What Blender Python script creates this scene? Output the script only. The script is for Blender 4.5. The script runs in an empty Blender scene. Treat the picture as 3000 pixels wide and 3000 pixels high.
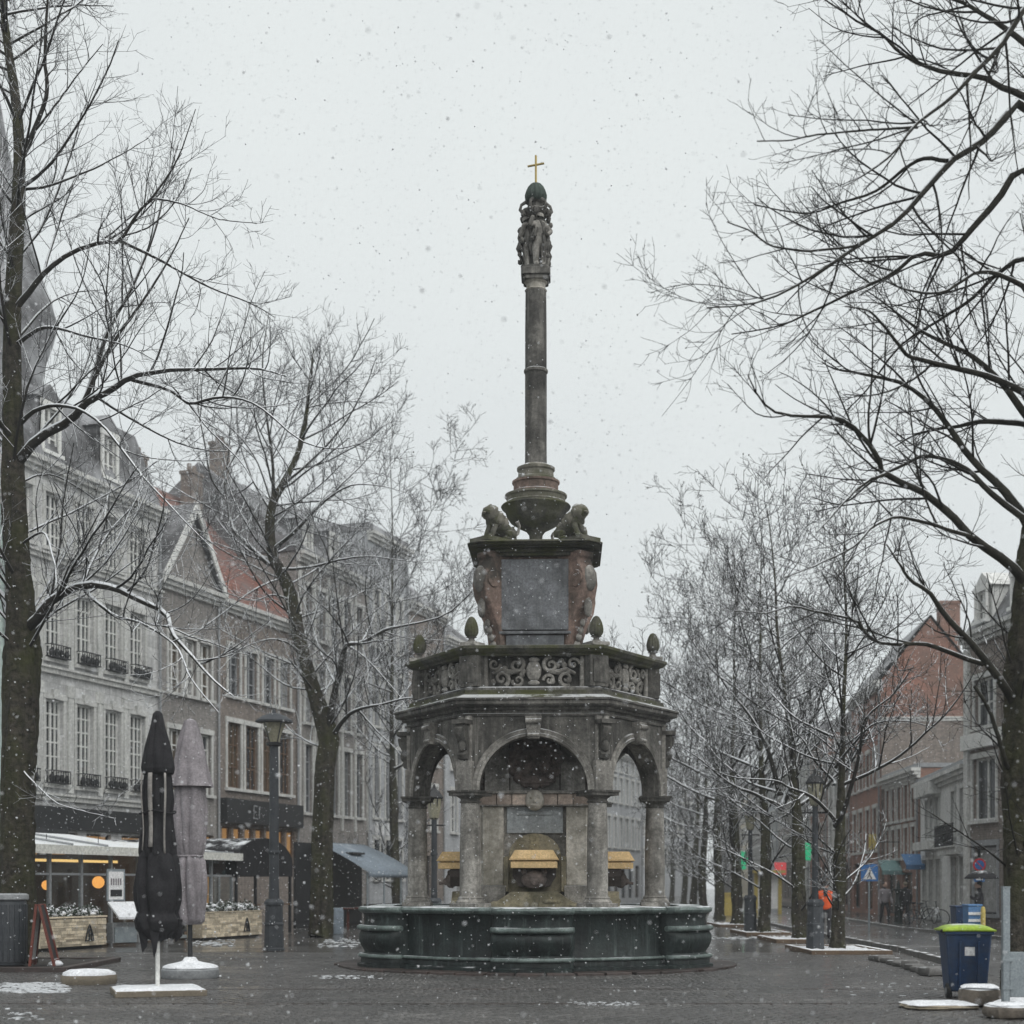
import bpy, math, random
import numpy as np
from mathutils import Vector, Matrix

R = math.radians
rnd = random.Random(7)
SC = bpy.context.scene
COL = SC.collection

# ------------------------------------------------------------------ camera, world, sun, exposure
F, CX, HY, EYE = 4500.0, 1500.0, 2590.0, 1.65       # lens in photo pixels, principal column, horizon row, eye height
cam_d = bpy.data.cameras.new('camera')
cam = bpy.data.objects.new('camera', cam_d); COL.objects.link(cam)
cam.location = (0, 0, EYE); cam.rotation_euler = (R(90), 0, 0)
cam_d.sensor_width = 36; cam_d.lens = 54.0
cam_d.shift_y = (HY - 1500) / 3000
cam_d.clip_start = 0.3; cam_d.clip_end = 2000
cam_d.dof.use_dof = True; cam_d.dof.focus_distance = 29.0; cam_d.dof.aperture_fstop = 1.1
SC.camera = cam

W = bpy.data.worlds.new('World'); SC.world = W; W.use_nodes = True
nt = W.node_tree; nt.nodes.clear()
def wn(t, **k):
    n = nt.nodes.new(t)
    for a, b in k.items(): setattr(n, a, b)
    return n
sky = wn('ShaderNodeTexSky', sky_type='NISHITA', sun_disc=False)
SUN_EL, SUN_ROT = R(50), R(145)
sky.sun_elevation = SUN_EL; sky.sun_rotation = SUN_ROT; sky.dust_density = 6; sky.air_density = 1.5
hs = wn('ShaderNodeHueSaturation'); hs.inputs['Saturation'].default_value = .12
nt.links.new(sky.outputs[0], hs.inputs['Color'])
tc = wn('ShaderNodeTexCoord')
nz = wn('ShaderNodeTexNoise'); nz.inputs['Scale'].default_value = 1.6; nz.inputs['Detail'].default_value = 3
nt.links.new(tc.outputs['Generated'], nz.inputs['Vector'])
rp = wn('ShaderNodeValToRGB')
rp.color_ramp.elements[0].position = .3; rp.color_ramp.elements[0].color = (5.45, 5.8, 6.0, 1)
rp.color_ramp.elements[1].position = .7; rp.color_ramp.elements[1].color = (6.5, 6.85, 6.85, 1)
nt.links.new(nz.outputs['Fac'], rp.inputs[0])
mx = wn('ShaderNodeMix', data_type='RGBA'); mx.inputs[0].default_value = .93
nt.links.new(hs.outputs[0], mx.inputs[6]); nt.links.new(rp.outputs[0], mx.inputs[7])
bg = wn('ShaderNodeBackground'); bg.inputs[1].default_value = .1
nt.links.new(mx.outputs[2], bg.inputs[0])
wo = wn('ShaderNodeOutputWorld'); nt.links.new(bg.outputs[0], wo.inputs[0])

sd = bpy.data.lights.new('sun', 'SUN'); sd.energy = 1.5; sd.angle = R(70); sd.color = (1, .98, .95)
so = bpy.data.objects.new('sun', sd); COL.objects.link(so)
so.rotation_euler = (R(40), 0, R(35)); so.location = (0, 0, 40)

vs = SC.view_settings
vs.view_transform = 'Standard'; vs.look = 'None'; vs.exposure = 0.35; vs.gamma = 1.0; vs.use_curve_mapping = False
SC.cycles.use_denoising = True
SC.cycles.max_bounces = 6; SC.cycles.diffuse_bounces = 2; SC.cycles.glossy_bounces = 3
SC.cycles.transmission_bounces = 4; SC.cycles.transparent_max_bounces = 8; SC.cycles.volume_bounces = 1
SC.cycles.caustics_reflective = False; SC.cycles.caustics_refractive = False

def A(px, py, D):
    """photo pixel at a known distance -> world point"""
    return Vector(((px - CX) / F * D, D, EYE + (HY - py) / F * D))
def gx(px, D): return (px - CX) / F * D
def gd(py): return F * EYE / (py - HY)

# ------------------------------------------------------------------ materials
def M(name, c1, c2=None, sc=3.0, rough=.85, bump=.3, bsc=30, snow=None, c3=None, sc3=.7, k3=.6, streak=None, brick=None,
      metal=0., island=0., spec=.35, snown=.45, emit=None, coords='Object', rough2=None, grain=.35, objrand=0., snowsc=2.2, drip=None, bdist=.02, rsc=.45):
    m = bpy.data.materials.new(name); m.use_nodes = True
    t = m.node_tree; N = t.nodes; L = t.links; N.clear()
    def new(ty, **k):
        n = N.new(ty)
        for a, b in k.items(): setattr(n, a, b)
        return n
    out = new('ShaderNodeOutputMaterial'); b = new('ShaderNodeBsdfPrincipled'); L.new(b.outputs[0], out.inputs[0])
    co = new('ShaderNodeTexCoord').outputs[coords]
    c2 = c2 or c1
    def noise(scale, detail=6, rg=.6, vec=None):
        n = new('ShaderNodeTexNoise'); n.inputs['Scale'].default_value = scale; n.inputs['Detail'].default_value = detail
        n.inputs['Roughness'].default_value = rg; L.new(vec or co, n.inputs['Vector']); return n.outputs['Fac']
    def ramp(fac, p0, p1, a=(0, 0, 0), bb=(1, 1, 1)):
        r = new('ShaderNodeValToRGB'); e = r.color_ramp.elements
        e[0].position = p0; e[1].position = p1; e[0].color = (*a, 1); e[1].color = (*bb, 1); L.new(fac, r.inputs[0]); return r.outputs[0]
    def mix(f, a, c, blend='MIX'):
        q = new('ShaderNodeMix', data_type='RGBA', blend_type=blend)
        if isinstance(f, float): q.inputs[0].default_value = f
        else: L.new(f, q.inputs[0])
        for s, v in ((6, a), (7, c)):
            if isinstance(v, tuple): q.inputs[s].default_value = (*v, 1)
            else: L.new(v, q.inputs[s])
        return q.outputs[2]
    def math_(op, a, c=None, clamp=False):
        q = new('ShaderNodeMath', operation=op, use_clamp=clamp)
        for s, v in ((0, a), (1, c)):
            if v is None: continue
            if isinstance(v, (int, float)): q.inputs[s].default_value = v
            else: L.new(v, q.inputs[s])
        return q.outputs[0]
    col = ramp(noise(sc), .3, .7, c1, c2)
    hgt = noise(bsc, 5)
    if brick:
        sx = new('ShaderNodeSeparateXYZ'); L.new(co, sx.inputs[0])
        u = math_('ADD', sx.outputs[0], sx.outputs[1])
        cb = new('ShaderNodeCombineXYZ'); L.new(u, cb.inputs[0]); L.new(sx.outputs[2], cb.inputs[1])
        bt = new('ShaderNodeTexBrick'); L.new(cb.outputs[0], bt.inputs['Vector'])
        bt.inputs['Scale'].default_value = 1; bt.inputs['Brick Width'].default_value = brick.get('w', .24); bt.inputs['Row Height'].default_value = brick.get('h', .08)
        bt.inputs['Mortar Size'].default_value = brick.get('m', .01); bt.inputs['Mortar Smooth'].default_value = .3
        bt.inputs['Color1'].default_value = (*c1, 1); bt.inputs['Color2'].default_value = (*c2, 1); bt.inputs['Mortar'].default_value = (*brick['mc'], 1)
        col = mix(.75, col, bt.outputs['Color'])
        hgt = math_('SUBTRACT', math_('MULTIPLY', hgt, .5), bt.outputs['Fac'])
    if grain:
        gv = math_('ADD', math_('MULTIPLY', ramp(noise(sc * 7, 5, .75), .3, .7), grain * 2), 1 - grain)
        vm = new('ShaderNodeVectorMath', operation='SCALE'); L.new(col, vm.inputs[0]); L.new(gv, vm.inputs['Scale']); col = vm.outputs[0]
    if c3:
        col = mix(math_('MULTIPLY', ramp(noise(sc3, 7, .65), .42, .66), k3), col, c3)
    if streak:
        mp = new('ShaderNodeMapping'); mp.inputs['Scale'].default_value = (4, 4, .35); L.new(co, mp.inputs[0])
        col = mix(math_('MULTIPLY', ramp(noise(1.3, 5, .6, mp.outputs[0]), .45, .75), streak[1]), col, streak[0])
    if drip:
        mp = new('ShaderNodeMapping'); mp.inputs['Scale'].default_value = (9, 9, .5); mp.inputs['Location'].default_value = (3, 7, 1); L.new(co, mp.inputs[0])
        col = mix(math_('MULTIPLY', ramp(noise(1.1, 5, .7, mp.outputs[0]), .55, .72), drip[1]), col, drip[0])
    if objrand:
        oi = new('ShaderNodeObjectInfo'); v = math_('ADD', math_('MULTIPLY', oi.outputs['Random'], objrand), 1 - objrand * .5)
        vm = new('ShaderNodeVectorMath', operation='SCALE'); L.new(col, vm.inputs[0]); L.new(v, vm.inputs['Scale']); col = vm.outputs[0]
    if island:
        g = new('ShaderNodeNewGeometry')
        v = math_('ADD', math_('MULTIPLY', g.outputs['Random Per Island'], island), 1 - island * .5)
        vm = new('ShaderNodeVectorMath', operation='SCALE'); L.new(col, vm.inputs[0]); L.new(v, vm.inputs['Scale']); col = vm.outputs[0]
    rg = rough
    if rough2 is not None:
        mr = new('ShaderNodeMapRange'); L.new(noise(rsc, 4), mr.inputs[0]); mr.inputs[1].default_value = .35; mr.inputs[2].default_value = .65
        mr.inputs[3].default_value = rough; mr.inputs[4].default_value = rough2; rg = mr.outputs[0]
    if snow is not None:
        g = new('ShaderNodeNewGeometry'); sx = new('ShaderNodeSeparateXYZ'); L.new(g.outputs['Normal'], sx.inputs[0])
        mr = new('ShaderNodeMapRange'); L.new(sx.outputs[2], mr.inputs[0]); mr.inputs[1].default_value = snow; mr.inputs[2].default_value = min(snow + .15, .999)
        f = math_('MULTIPLY', mr.outputs[0], ramp(noise(snowsc, 6, .7), snown - .06, snown + .06))
        col = mix(f, col, (.78, .80, .82))
        if not isinstance(rg, (int, float)): pass
        else:
            q = new('ShaderNodeMapRange'); L.new(f, q.inputs[0]); q.inputs[3].default_value = rg; q.inputs[4].default_value = .8; rg = q.outputs[0]
    L.new(col, b.inputs['Base Color'])
    if isinstance(rg, (int, float)): b.inputs['Roughness'].default_value = rg
    else: L.new(rg, b.inputs['Roughness'])
    b.inputs['Metallic'].default_value = metal; b.inputs['Specular IOR Level'].default_value = spec
    if bump:
        bp = new('ShaderNodeBump'); bp.inputs['Strength'].default_value = bump; bp.inputs['Distance'].default_value = bdist
        L.new(hgt, bp.inputs['Height']); L.new(bp.outputs[0], b.inputs['Normal'])
    if emit:
        b.inputs['Emission Color'].default_value = (*emit[0], 1); b.inputs['Emission Strength'].default_value = emit[1]
    return m

def clear_glass(name, tint=(.9, .93, .93), refl=.12):
    m = bpy.data.materials.new(name); m.use_nodes = True
    t = m.node_tree; t.nodes.clear()
    o = t.nodes.new('ShaderNodeOutputMaterial'); tr = t.nodes.new('ShaderNodeBsdfTransparent'); tr.inputs[0].default_value = (*tint, 1)
    gl = t.nodes.new('ShaderNodeBsdfGlossy'); gl.inputs['Roughness'].default_value = .03
    mxs = t.nodes.new('ShaderNodeMixShader'); mxs.inputs[0].default_value = refl; t.links.new(tr.outputs[0], mxs.inputs[1]); t.links.new(gl.outputs[0], mxs.inputs[2]); t.links.new(mxs.outputs[0], o.inputs[0])
    return m

MAT = dict(
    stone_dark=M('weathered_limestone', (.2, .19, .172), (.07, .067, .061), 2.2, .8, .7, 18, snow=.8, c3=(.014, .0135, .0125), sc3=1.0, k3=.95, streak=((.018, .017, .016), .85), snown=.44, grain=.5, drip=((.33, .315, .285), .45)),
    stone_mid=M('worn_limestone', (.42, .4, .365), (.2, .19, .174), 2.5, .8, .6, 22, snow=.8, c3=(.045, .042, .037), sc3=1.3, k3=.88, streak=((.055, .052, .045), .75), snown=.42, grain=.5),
    stone_pale=M('pale_limestone', (.62, .58, .52), (.4, .375, .33), 2.0, .8, .4, 26, c3=(.13, .12, .09), sc3=1.6, k3=.75, streak=((.15, .14, .1), .6)),
    stone_moss=M('mossy_limestone', (.12, .115, .097), (.034, .034, .029), 3.5, .9, .8, 16, snow=.86, c3=(.06, .065, .017), sc3=1.6, k3=.85, snown=.46, grain=.5),
    stone_pink=M('stained_pink_limestone', (.36, .255, .21), (.2, .138, .115), 2.2, .85, .6, 18, snow=.8, c3=(.045, .042, .036), sc3=1.2, k3=.95, streak=((.07, .062, .05), .75), objrand=.3, grain=.5),
    shield=M('dark_red_carving', (.2, .16, .142), (.09, .074, .067), 5, .9, .6, 16, c3=(.03, .026, .024), sc3=3, k3=.8),  # dark reddish brown with darker mottling
    slate_pale=M('pale_blue_grey_slate', (.42, .45, .47), (.27, .29, .3), 3, .6, .3, 26, c3=(.13, .135, .13), sc3=1.6, k3=.6, streak=((.16, .165, .16), .5)),
    stone_band=M('pinkish_limestone_block', (.62, .52, .45), (.46, .37, .31), 3, .85, .4, 22, c3=(.16, .12, .1), sc3=2.5, k3=.6, objrand=.7),
    stone_lion=M('mossy_carved_limestone', (.24, .225, .19), (.11, .105, .085), 5, .9, .7, 16, snow=.55, snown=.55, c3=(.06, .065, .03), sc3=3, k3=.8),
    slate=M('blue_grey_slate', (.19, .197, .21), (.105, .11, .118), 3, .65, .4, 26, c3=(.05, .052, .053), sc3=1.5, k3=.75, streak=((.26, .27, .28), .35), grain=.6, drip=((.05, .052, .055), .5)),
    niche=M('ochre_stained_stone', (.3, .262, .17), (.15, .135, .09), 3, .8, .6, 18, c3=(.05, .047, .03), sc3=2.0, k3=.85, streak=((.36, .33, .27), .5), grain=.5),
    dark_interior=M('shade_dark_brown', (.06, .048, .042), (.03, .026, .024), 3, .9, .3, 20),  # near-black brown that puts the shade of interiors into the colour
    bronze=M('dark_green_stone', (.022, .03, .029), (.007, .0095, .01), 3, .5, .6, 16, snow=.93, c3=(.05, .075, .07), sc3=2.4, k3=.3, streak=((.0035, .005, .0055), .85), spec=.3, snown=.6, grain=.55, drip=((.13, .165, .155), .5)),
    bronze_lip=M('highlit_green_stone_lip', (.2, .25, .235), (.09, .118, .11), 4, .4, .5, 16, c3=(.02, .027, .027), sc3=2.5, k3=.6, spec=.4, snow=.85, snown=.5, grain=.5),  # paler green puts the highlights on lips and rim into the colour
    step_stone=M('dark_red_step_stone', (.07, .05, .045), (.035, .03, .028), 5, .45, .5, 15, spec=.4, objrand=.8),
    verdigris=M('green_copper', (.05, .075, .06), (.025, .033, .03), 8, .7, .5, 30),
    gilt=M('gilded_metal', (.42, .32, .12), (.3, .22, .08), 8, .4, .1, 30, metal=.6),
    yellow=M('yellow_painted_wood', (.66, .47, .25), (.52, .36, .17), 4, .7, .3, 20, c3=(.33, .24, .12), sc3=2, k3=.5, drip=((.3, .24, .15), .4)),
    water=M('dark_water', (.02, .03, .03), None, 1, .06, .1, 6, spec=.5),
    bark=M('wet_mossy_bark', (.085, .075, .06), (.014, .013, .011), 9, .85, 1.0, 9, c3=(.055, .06, .022), sc3=1.4, k3=.75, spec=.2, grain=.7, streak=((.012, .011, .01), .7), snow=.75, snown=.45, bdist=.07),
    twig=M('snow_dusted_twigs', (.03, .028, .025), (.016, .015, .0135), 5, .85, 0, 20, snow=.08, snown=.42, snowsc=6, spec=.2, grain=0),
    twig_row=M('lightly_snowed_twigs', (.03, .028, .025), (.016, .015, .0135), 5, .85, 0, 20, snow=.22, snown=.44, snowsc=7, spec=.2, grain=0),
    twig_row_limb=M('row_tree_limbs', (.035, .032, .028), (.016, .015, .013), 6, .85, .6, 14, snow=.35, snown=.38, snowsc=3, spec=.2, bdist=.04),
    twig_bare=M('dark_twigs', (.026, .024, .021), (.015, .014, .0125), 5, .85, 0, 20, snow=.7, snown=.5, spec=.2, grain=0),
    twig_limb=M('snow_lined_limbs', (.04, .036, .031), (.018, .017, .015), 6, .85, .6, 14, snow=.2, snown=.36, snowsc=3, spec=.2, bdist=.04),
    twig_bare_limb=M('lightly_snowed_limbs', (.045, .043, .034), (.018, .017, .014), 6, .85, .6, 14, snow=.5, snown=.43, snowsc=3, spec=.2, bdist=.04),
    soil=M('dark_wet_soil', (.05, .045, .04), (.025, .022, .02), 8, .7, .8, 20),
    snow=M('fresh_snow', (.85, .86, .88), (.74, .76, .79), 4, .75, .4, 18, spec=.2, c3=(.45, .455, .46), sc3=5, k3=.4),
    slush=M('wet_slush', (.72, .74, .76), (.3, .31, .32), 14, .5, .5, 22, spec=.4),
    sett=M('wet_stone_setts', (.125, .119, .113), (.06, .057, .055), .6, .05, .05, 30, island=.4, spec=.9, c3=(.04, .038, .037), sc3=.45, k3=.75, rough2=.32, rsc=.6),
    paving=M('wet_paving', (.08, .077, .074), (.11, .105, .1), .8, .08, .08, 20, spec=.9, rough2=.26),
    asphalt=M('wet_asphalt', (.17, .17, .17), (.12, .12, .12), .7, .1, .1, 60, spec=.9, rough2=.28),
    kerb=M('grey_kerb_stone', (.16, .155, .15), (.1, .097, .093), 3, .6, .4, 25, snow=.93, snown=.56, island=.4),
    glass=M('dark_window_glass', (.03, .035, .04), (.05, .055, .06), .5, .07, 0, spec=.6),
    glass_pale=M('curtained_window_glass', (.2, .2, .19), (.09, .09, .09), .8, .12, 0, spec=.6),
    glass_dark=M('dark_old_glass', (.022, .026, .03), (.045, .05, .055), .8, .09, 0, spec=.5),
    glass_net=M('net_curtained_glass', (.34, .34, .33), (.16, .16, .155), 2.5, .1, 0, spec=.6),
    glass_dim=M('dimly_lit_window_glass', (.12, .09, .06), (.04, .035, .03), 1.5, .08, 0, spec=.6),
    white_paint=M('white_paint', (.74, .74, .71), (.62, .62, .6), 3, .5, .1, 30),
    grey_paint=M('grey_paint', (.3, .31, .32), (.24, .25, .26), 3, .5, .1, 30),
    wood_brown=M('brown_painted_wood', (.16, .1, .06), (.1, .06, .04), 4, .55, .2, 20),
    black_paint=M('black_paint', (.02, .021, .023), (.03, .031, .033), 4, .45, .1, 30),
    lamp_iron=M('blue_grey_cast_iron', (.05, .056, .064), (.032, .036, .042), 6, .5, .2, 25, snow=.95, snown=.55, c3=(.09, .095, .1), sc3=5, k3=.3),
    steel=M('galvanised_steel', (.32, .36, .38), (.24, .27, .29), 6, .45, .1, 40, metal=.5),
    lantern=M('yellowed_lantern_glass', (.35, .33, .24), (.25, .24, .18), 4, .15, 0, spec=.5),
    limestone_house=M('pale_grey_ashlar', (.66, .66, .65), (.45, .45, .445), .8, .85, .3, 12, brick=dict(w=1.1, h=.42, m=.012, mc=(.3, .3, .29)), streak=((.2, .2, .195), .6), snow=.9, snown=.45, drip=((.16, .16, .155), .35)),
    limestone_trim=M('pale_stone_trim', (.66, .66, .63), (.48, .48, .465), 1.5, .8, .2, 15, streak=((.22, .22, .21), .55), snow=.85, snown=.4),
    brick_brown=M('brown_brick', (.27, .225, .195), (.165, .14, .125), 1.0, .9, .4, 20, brick=dict(mc=(.27, .25, .23)), streak=((.1, .092, .086), .55)),
    brick_grey=M('grey_brown_brick', (.31, .285, .265), (.2, .188, .178), 1.0, .9, .4, 20, brick=dict(mc=(.3, .29, .28)), streak=((.12, .115, .11), .55)),
    brick_red=M('red_brick', (.33, .175, .13), (.23, .125, .095), 1.0, .9, .4, 20, brick=dict(mc=(.28, .22, .19)), c3=(.18, .135, .115), sc3=.35, k3=.7),
    brick_orange=M('orange_brick', (.36, .17, .12), (.24, .115, .085), 1.0, .9, .4, 20, brick=dict(mc=(.28, .21, .18)), c3=(.17, .125, .105), sc3=.35, k3=.75),
    plaster_white=M('off_white_render', (0.715, 0.715, 0.689), (0.585, 0.585, 0.572), .8, .9, .15, 15, streak=((0.39, 0.39, 0.377), .4)),
    plaster_green=M('pale_green_render', (0.494, 0.585, 0.546), (0.39, 0.468, 0.442), .8, .9, .15, 15, streak=((0.26, 0.312, 0.286), .4)),
    plaster_grey=M('grey_render', (0.446, 0.459, 0.472), (0.338, 0.351, 0.365), .8, .9, .15, 15, streak=((0.216, 0.216, 0.23), .4)),
    plaster_cream=M('cream_render', (0.611, 0.546, 0.429), (0.468, 0.416, 0.325), .8, .9, .15, 15, streak=((0.26, 0.234, 0.195), .4)),
    roof_slate=M('snow_dusted_slates', (.12, .118, .122), (.065, .065, .068), 2, .6, .4, 10, brick=dict(w=.3, h=.2, m=.01, mc=(.035, .035, .035)), c3=(.6, .61, .63), sc3=.45, k3=.55),
    roof_red=M('red_clay_tiles', (.3, .12, .085), (.16, .075, .058), 2, .8, .5, 10, brick=dict(w=.25, h=.22, m=.02, mc=(.06, .035, .03)), c3=(.15, .14, .138), sc3=.3, k3=.9),
    awning_white=M('off_white_awning_canvas', (.7, .7, .65), (.58, .58, .54), 1.5, .8, .1, 20, snow=.9, snown=.42),
    awning_blue=M('blue_grey_canopy_cloth', (.2, .24, .28), (.15, .18, .21), 1.5, .7, .1, 20, snow=.9, snown=.56),
    black_cloth=M('black_parasol_cloth', (.016, .016, .018), (.03, .029, .032), 6, .85, .4, 14, snow=.8, snown=.55, spec=.2),
    mauve_cloth=M('mauve_grey_parasol_cloth', (.31, .285, .3), (.2, .185, .195), 4, .85, .3, 14, streak=((.11, .1, .108), .65), snow=.8, snown=.55, spec=.2),
    pale_cloth=M('pale_stripe_cloth', (.34, .32, .3), (.2, .19, .18), 6, .85, .3, 14, streak=((.08, .075, .07), .6)),
    sandstone=M('yellow_sandstone_cladding', (.7, .61, .46), (.5, .42, .31), 6, .85, .6, 22, objrand=.8, c3=(.3, .27, .22), sc3=4, k3=.4),
    sand_dark=M('sandstone_mortar', (.2, .17, .13), (.15, .13, .1), 6, .9, .5, 22),
    leaf_snow=M('snowy_evergreen_leaves', (.05, .075, .045), (.03, .045, .03), 6, .7, 0, 20, snow=.25, snown=.42),
    timber=M('weathered_timber', (.17, .12, .08), (.1, .07, .05), 5, .8, .4, 20, snow=.85, snown=.3),
    red_wood=M('red_brown_painted_wood', (.17, .05, .035), (.11, .035, .028), 5, .5, .2, 20, snow=.9),
    blue_plastic=M('navy_blue_plastic', (.018, .05, .125), (.011, .033, .085), 2, .45, .15, 20, spec=.4, c3=(.05, .055, .06), sc3=3, k3=.45, streak=((.05, .06, .07), .35)),
    lime_plastic=M('lime_green_plastic', (.42, .6, .05), (.36, .52, .05), 3, .4, .1, 30, snow=.97, snown=.5),
    rubber=M('black_rubber', (.02, .02, .02), None, 3, .7, .1, 30),
    rock=M('rough_stone_block', (.2, .17, .14), (.1, .085, .07), 4, .85, .9, 10, c3=(.06, .055, .045), sc3=2, k3=.6, snow=.75, snown=.35),
    warm_light=M('warm_lamp_globe', (.9, .5, .15), None, 3, .5, 0, emit=((1, .42, .1), 1.0)),
    warm_strip=M('warm_strip_light', (.9, .6, .2), None, 3, .5, 0, emit=((1, .62, .22), 1.0)),
    warm_window=M('warm_lit_window', (.28, .17, .08), (.12, .07, .04), 2.5, .3, 0, emit=((.8, .42, .14), .22)),
    green_led=M('green_lit_sign', (.05, .5, .25), None, 3, .5, 0, emit=((.02, .7, .3), .2)),
    red_led=M('red_lit_sign', (.8, .12, .12), None, 3, .5, 0, emit=((1, .12, .14), .18)),
    orange_cloth=M('orange_jacket_cloth', (.85, .13, .03), (.7, .1, .03), 9, .7, .3, 25),
    dark_cloth=M('dark_trouser_cloth', (.025, .025, .03), (.04, .04, .045), 9, .8, .3, 25),
    skin=M('skin', (.5, .33, .26), None, 9, .5, .1, 25),
    sign_blue=M('blue_sign_enamel', (.04, .16, .42), (.035, .14, .36), 3, .35, 0),
    sign_red=M('red_sign_enamel', (.55, .03, .04), None, 3, .35, 0),
    sign_white=M('white_sign_enamel', (.75, .75, .75), None, 3, .35, 0),
    yellow_paint=M('yellow_paint', (.52, .41, .12), (.42, .33, .1), 3, .5, 0),
    teal_cloth=M('teal_awning_cloth', (.2, .33, .33), (.16, .27, .27), 3, .7, .1, 20),
    blue_cloth=M('blue_awning_cloth', (.1, .22, .42), (.08, .18, .35), 3, .7, .1, 20),
)
MAT['pane_clear'] = clear_glass('terrace_glass')

# ------------------------------------------------------------------ mesh helpers
def link(o, parent=None):
    COL.objects.link(o)
    if parent is not None: o.parent = parent
    return o
def tag(o, label=None, cat=None, group=None, kind=None):
    if label: o['label'] = label
    if cat: o['category'] = cat
    if group: o['group'] = group
    if kind: o['kind'] = kind
    return o
def empty(name, loc=(0, 0, 0), rz=0., parent=None):
    o = bpy.data.objects.new(name, None); o.location = loc; o.rotation_euler = (0, 0, rz); o.empty_display_size = .2
    return link(o, parent)
def obj_from_mesh(name, me, parent=None, loc=None, rz=None):
    o = bpy.data.objects.new(name, me)
    if loc is not None: o.location = loc
    if rz is not None: o.rotation_euler = (0, 0, rz)
    return link(o, parent)
def copy_tree(o, parent=None):
    c = o.copy(); COL.objects.link(c); c.parent = parent
    for ch in o.children: copy_tree(ch, c)
    return c

class MB:
    def __init__(s): s.v = []; s.f = []
    def add(s, v, f):
        n = len(s.v); s.v += [tuple(p) for p in v]; s.f += [tuple(i + n for i in q) for q in f]; return s
    def box(s, x0, x1, y0, y1, z0, z1):
        return s.add([(x0, y0, z0), (x1, y0, z0), (x1, y1, z0), (x0, y1, z0), (x0, y0, z1), (x1, y0, z1), (x1, y1, z1), (x0, y1, z1)],
                     [(0, 3, 2, 1), (4, 5, 6, 7), (0, 1, 5, 4), (1, 2, 6, 5), (2, 3, 7, 6), (3, 0, 4, 7)])
    def frustum(s, b, t):
        """b, t = (x0,x1,y0,y1,z)"""
        return s.add([(b[0], b[2], b[4]), (b[1], b[2], b[4]), (b[1], b[3], b[4]), (b[0], b[3], b[4]),
                      (t[0], t[2], t[4]), (t[1], t[2], t[4]), (t[1], t[3], t[4]), (t[0], t[3], t[4])],
                     [(0, 3, 2, 1), (4, 5, 6, 7), (0, 1, 5, 4), (1, 2, 6, 5), (2, 3, 7, 6), (3, 0, 4, 7)])
    def lathe(s, prof, n=24, cx=0, cy=0, a0=0., cap=True, rfun=None):
        v = []; f = []
        for i, (r, z) in enumerate(prof):
            for k in range(n):
                a = a0 + 2 * math.pi * k / n; rr = r if rfun is None else r * rfun(a, z)
                v.append((cx + rr * math.cos(a), cy + rr * math.sin(a), z))
        for i in range(len(prof) - 1):
            for k in range(n):
                k2 = (k + 1) % n; f.append((i * n + k, i * n + k2, (i + 1) * n + k2, (i + 1) * n + k))
        if cap:
            f.append(tuple(range(n - 1, -1, -1))); m = (len(prof) - 1) * n; f.append(tuple(m + k for k in range(n)))
        return s.add(v, f)
    def prism(s, poly, y0, y1):
        """poly in (x,z), counter-clockwise seen from -y; extruded along y"""
        n = len(poly)
        v = [(x, y0, z) for x, z in poly] + [(x, y1, z) for x, z in poly]
        f = [tuple(range(n)), tuple(range(2 * n - 1, n - 1, -1))] + [(i, i + n, (i + 1) % n + n, (i + 1) % n) for i in range(n)]
        return s.add(v, f)
    def prism_z(s, poly, z0, z1):
        n = len(poly)
        v = [(x, y, z0) for x, y in poly] + [(x, y, z1) for x, y in poly]
        f = [tuple(range(n - 1, -1, -1)), tuple(range(n, 2 * n))] + [(i, (i + 1) % n, (i + 1) % n + n, i + n) for i in range(n)]
        return s.add(v, f)
    def tube(s, pts, rad, n=8, cap=True):
        pts = [Vector(p) for p in pts]
        if not isinstance(rad, (list, tuple)): rad = [rad] * len(pts)
        v = []; f = []; up = None
        for i, p in enumerate(pts):
            t = (pts[min(i + 1, len(pts) - 1)] - pts[max(i - 1, 0)]).normalized()
            if up is None: up = Vector((0, 0, 1)) if abs(t.z) < .9 else Vector((1, 0, 0))
            e1 = t.cross(up).normalized(); e2 = e1.cross(t); up = e2
            for k in range(n):
                a = 2 * math.pi * k / n; v.append(p + (e1 * math.cos(a) + e2 * math.sin(a)) * rad[i])
        for i in range(len(pts) - 1):
            for k in range(n):
                k2 = (k + 1) % n; f.append((i * n + k, i * n + k2, (i + 1) * n + k2, (i + 1) * n + k))
        if cap: f.append(tuple(range(n - 1, -1, -1))); m = (len(pts) - 1) * n; f.append(tuple(m + k for k in range(n)))
        return s.add(v, f)
    def ball(s, c, r, nu=12, nv=8, jit=0.):
        rx, ry, rz = r if isinstance(r, (tuple, list)) else (r, r, r)
        v = [(c[0], c[1], c[2] - rz)]; f = []
        for i in range(1, nv):
            b = -math.pi / 2 + math.pi * i / nv
            for k in range(nu):
                a = 2 * math.pi * k / nu; q = 1 + (rnd.uniform(-jit, jit) if jit else 0)
                v.append((c[0] + rx * q * math.cos(b) * math.cos(a), c[1] + ry * q * math.cos(b) * math.sin(a), c[2] + rz * q * math.sin(b)))
        v.append((c[0], c[1], c[2] + rz)); top = len(v) - 1
        for k in range(nu):
            k2 = (k + 1) % nu; f.append((0, 1 + k2, 1 + k)); f.append((top, top - nu + k, top - nu + k2))
        for i in range(nv - 2):
            for k in range(nu):
                k2 = (k + 1) % nu; a = 1 + i * nu; f.append((a + k, a + k2, a + nu + k2, a + nu + k))
        return s.add(v, f)
    def xf(s, m):
        s.v = [tuple(m @ Vector(p)) for p in s.v]; return s
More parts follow.
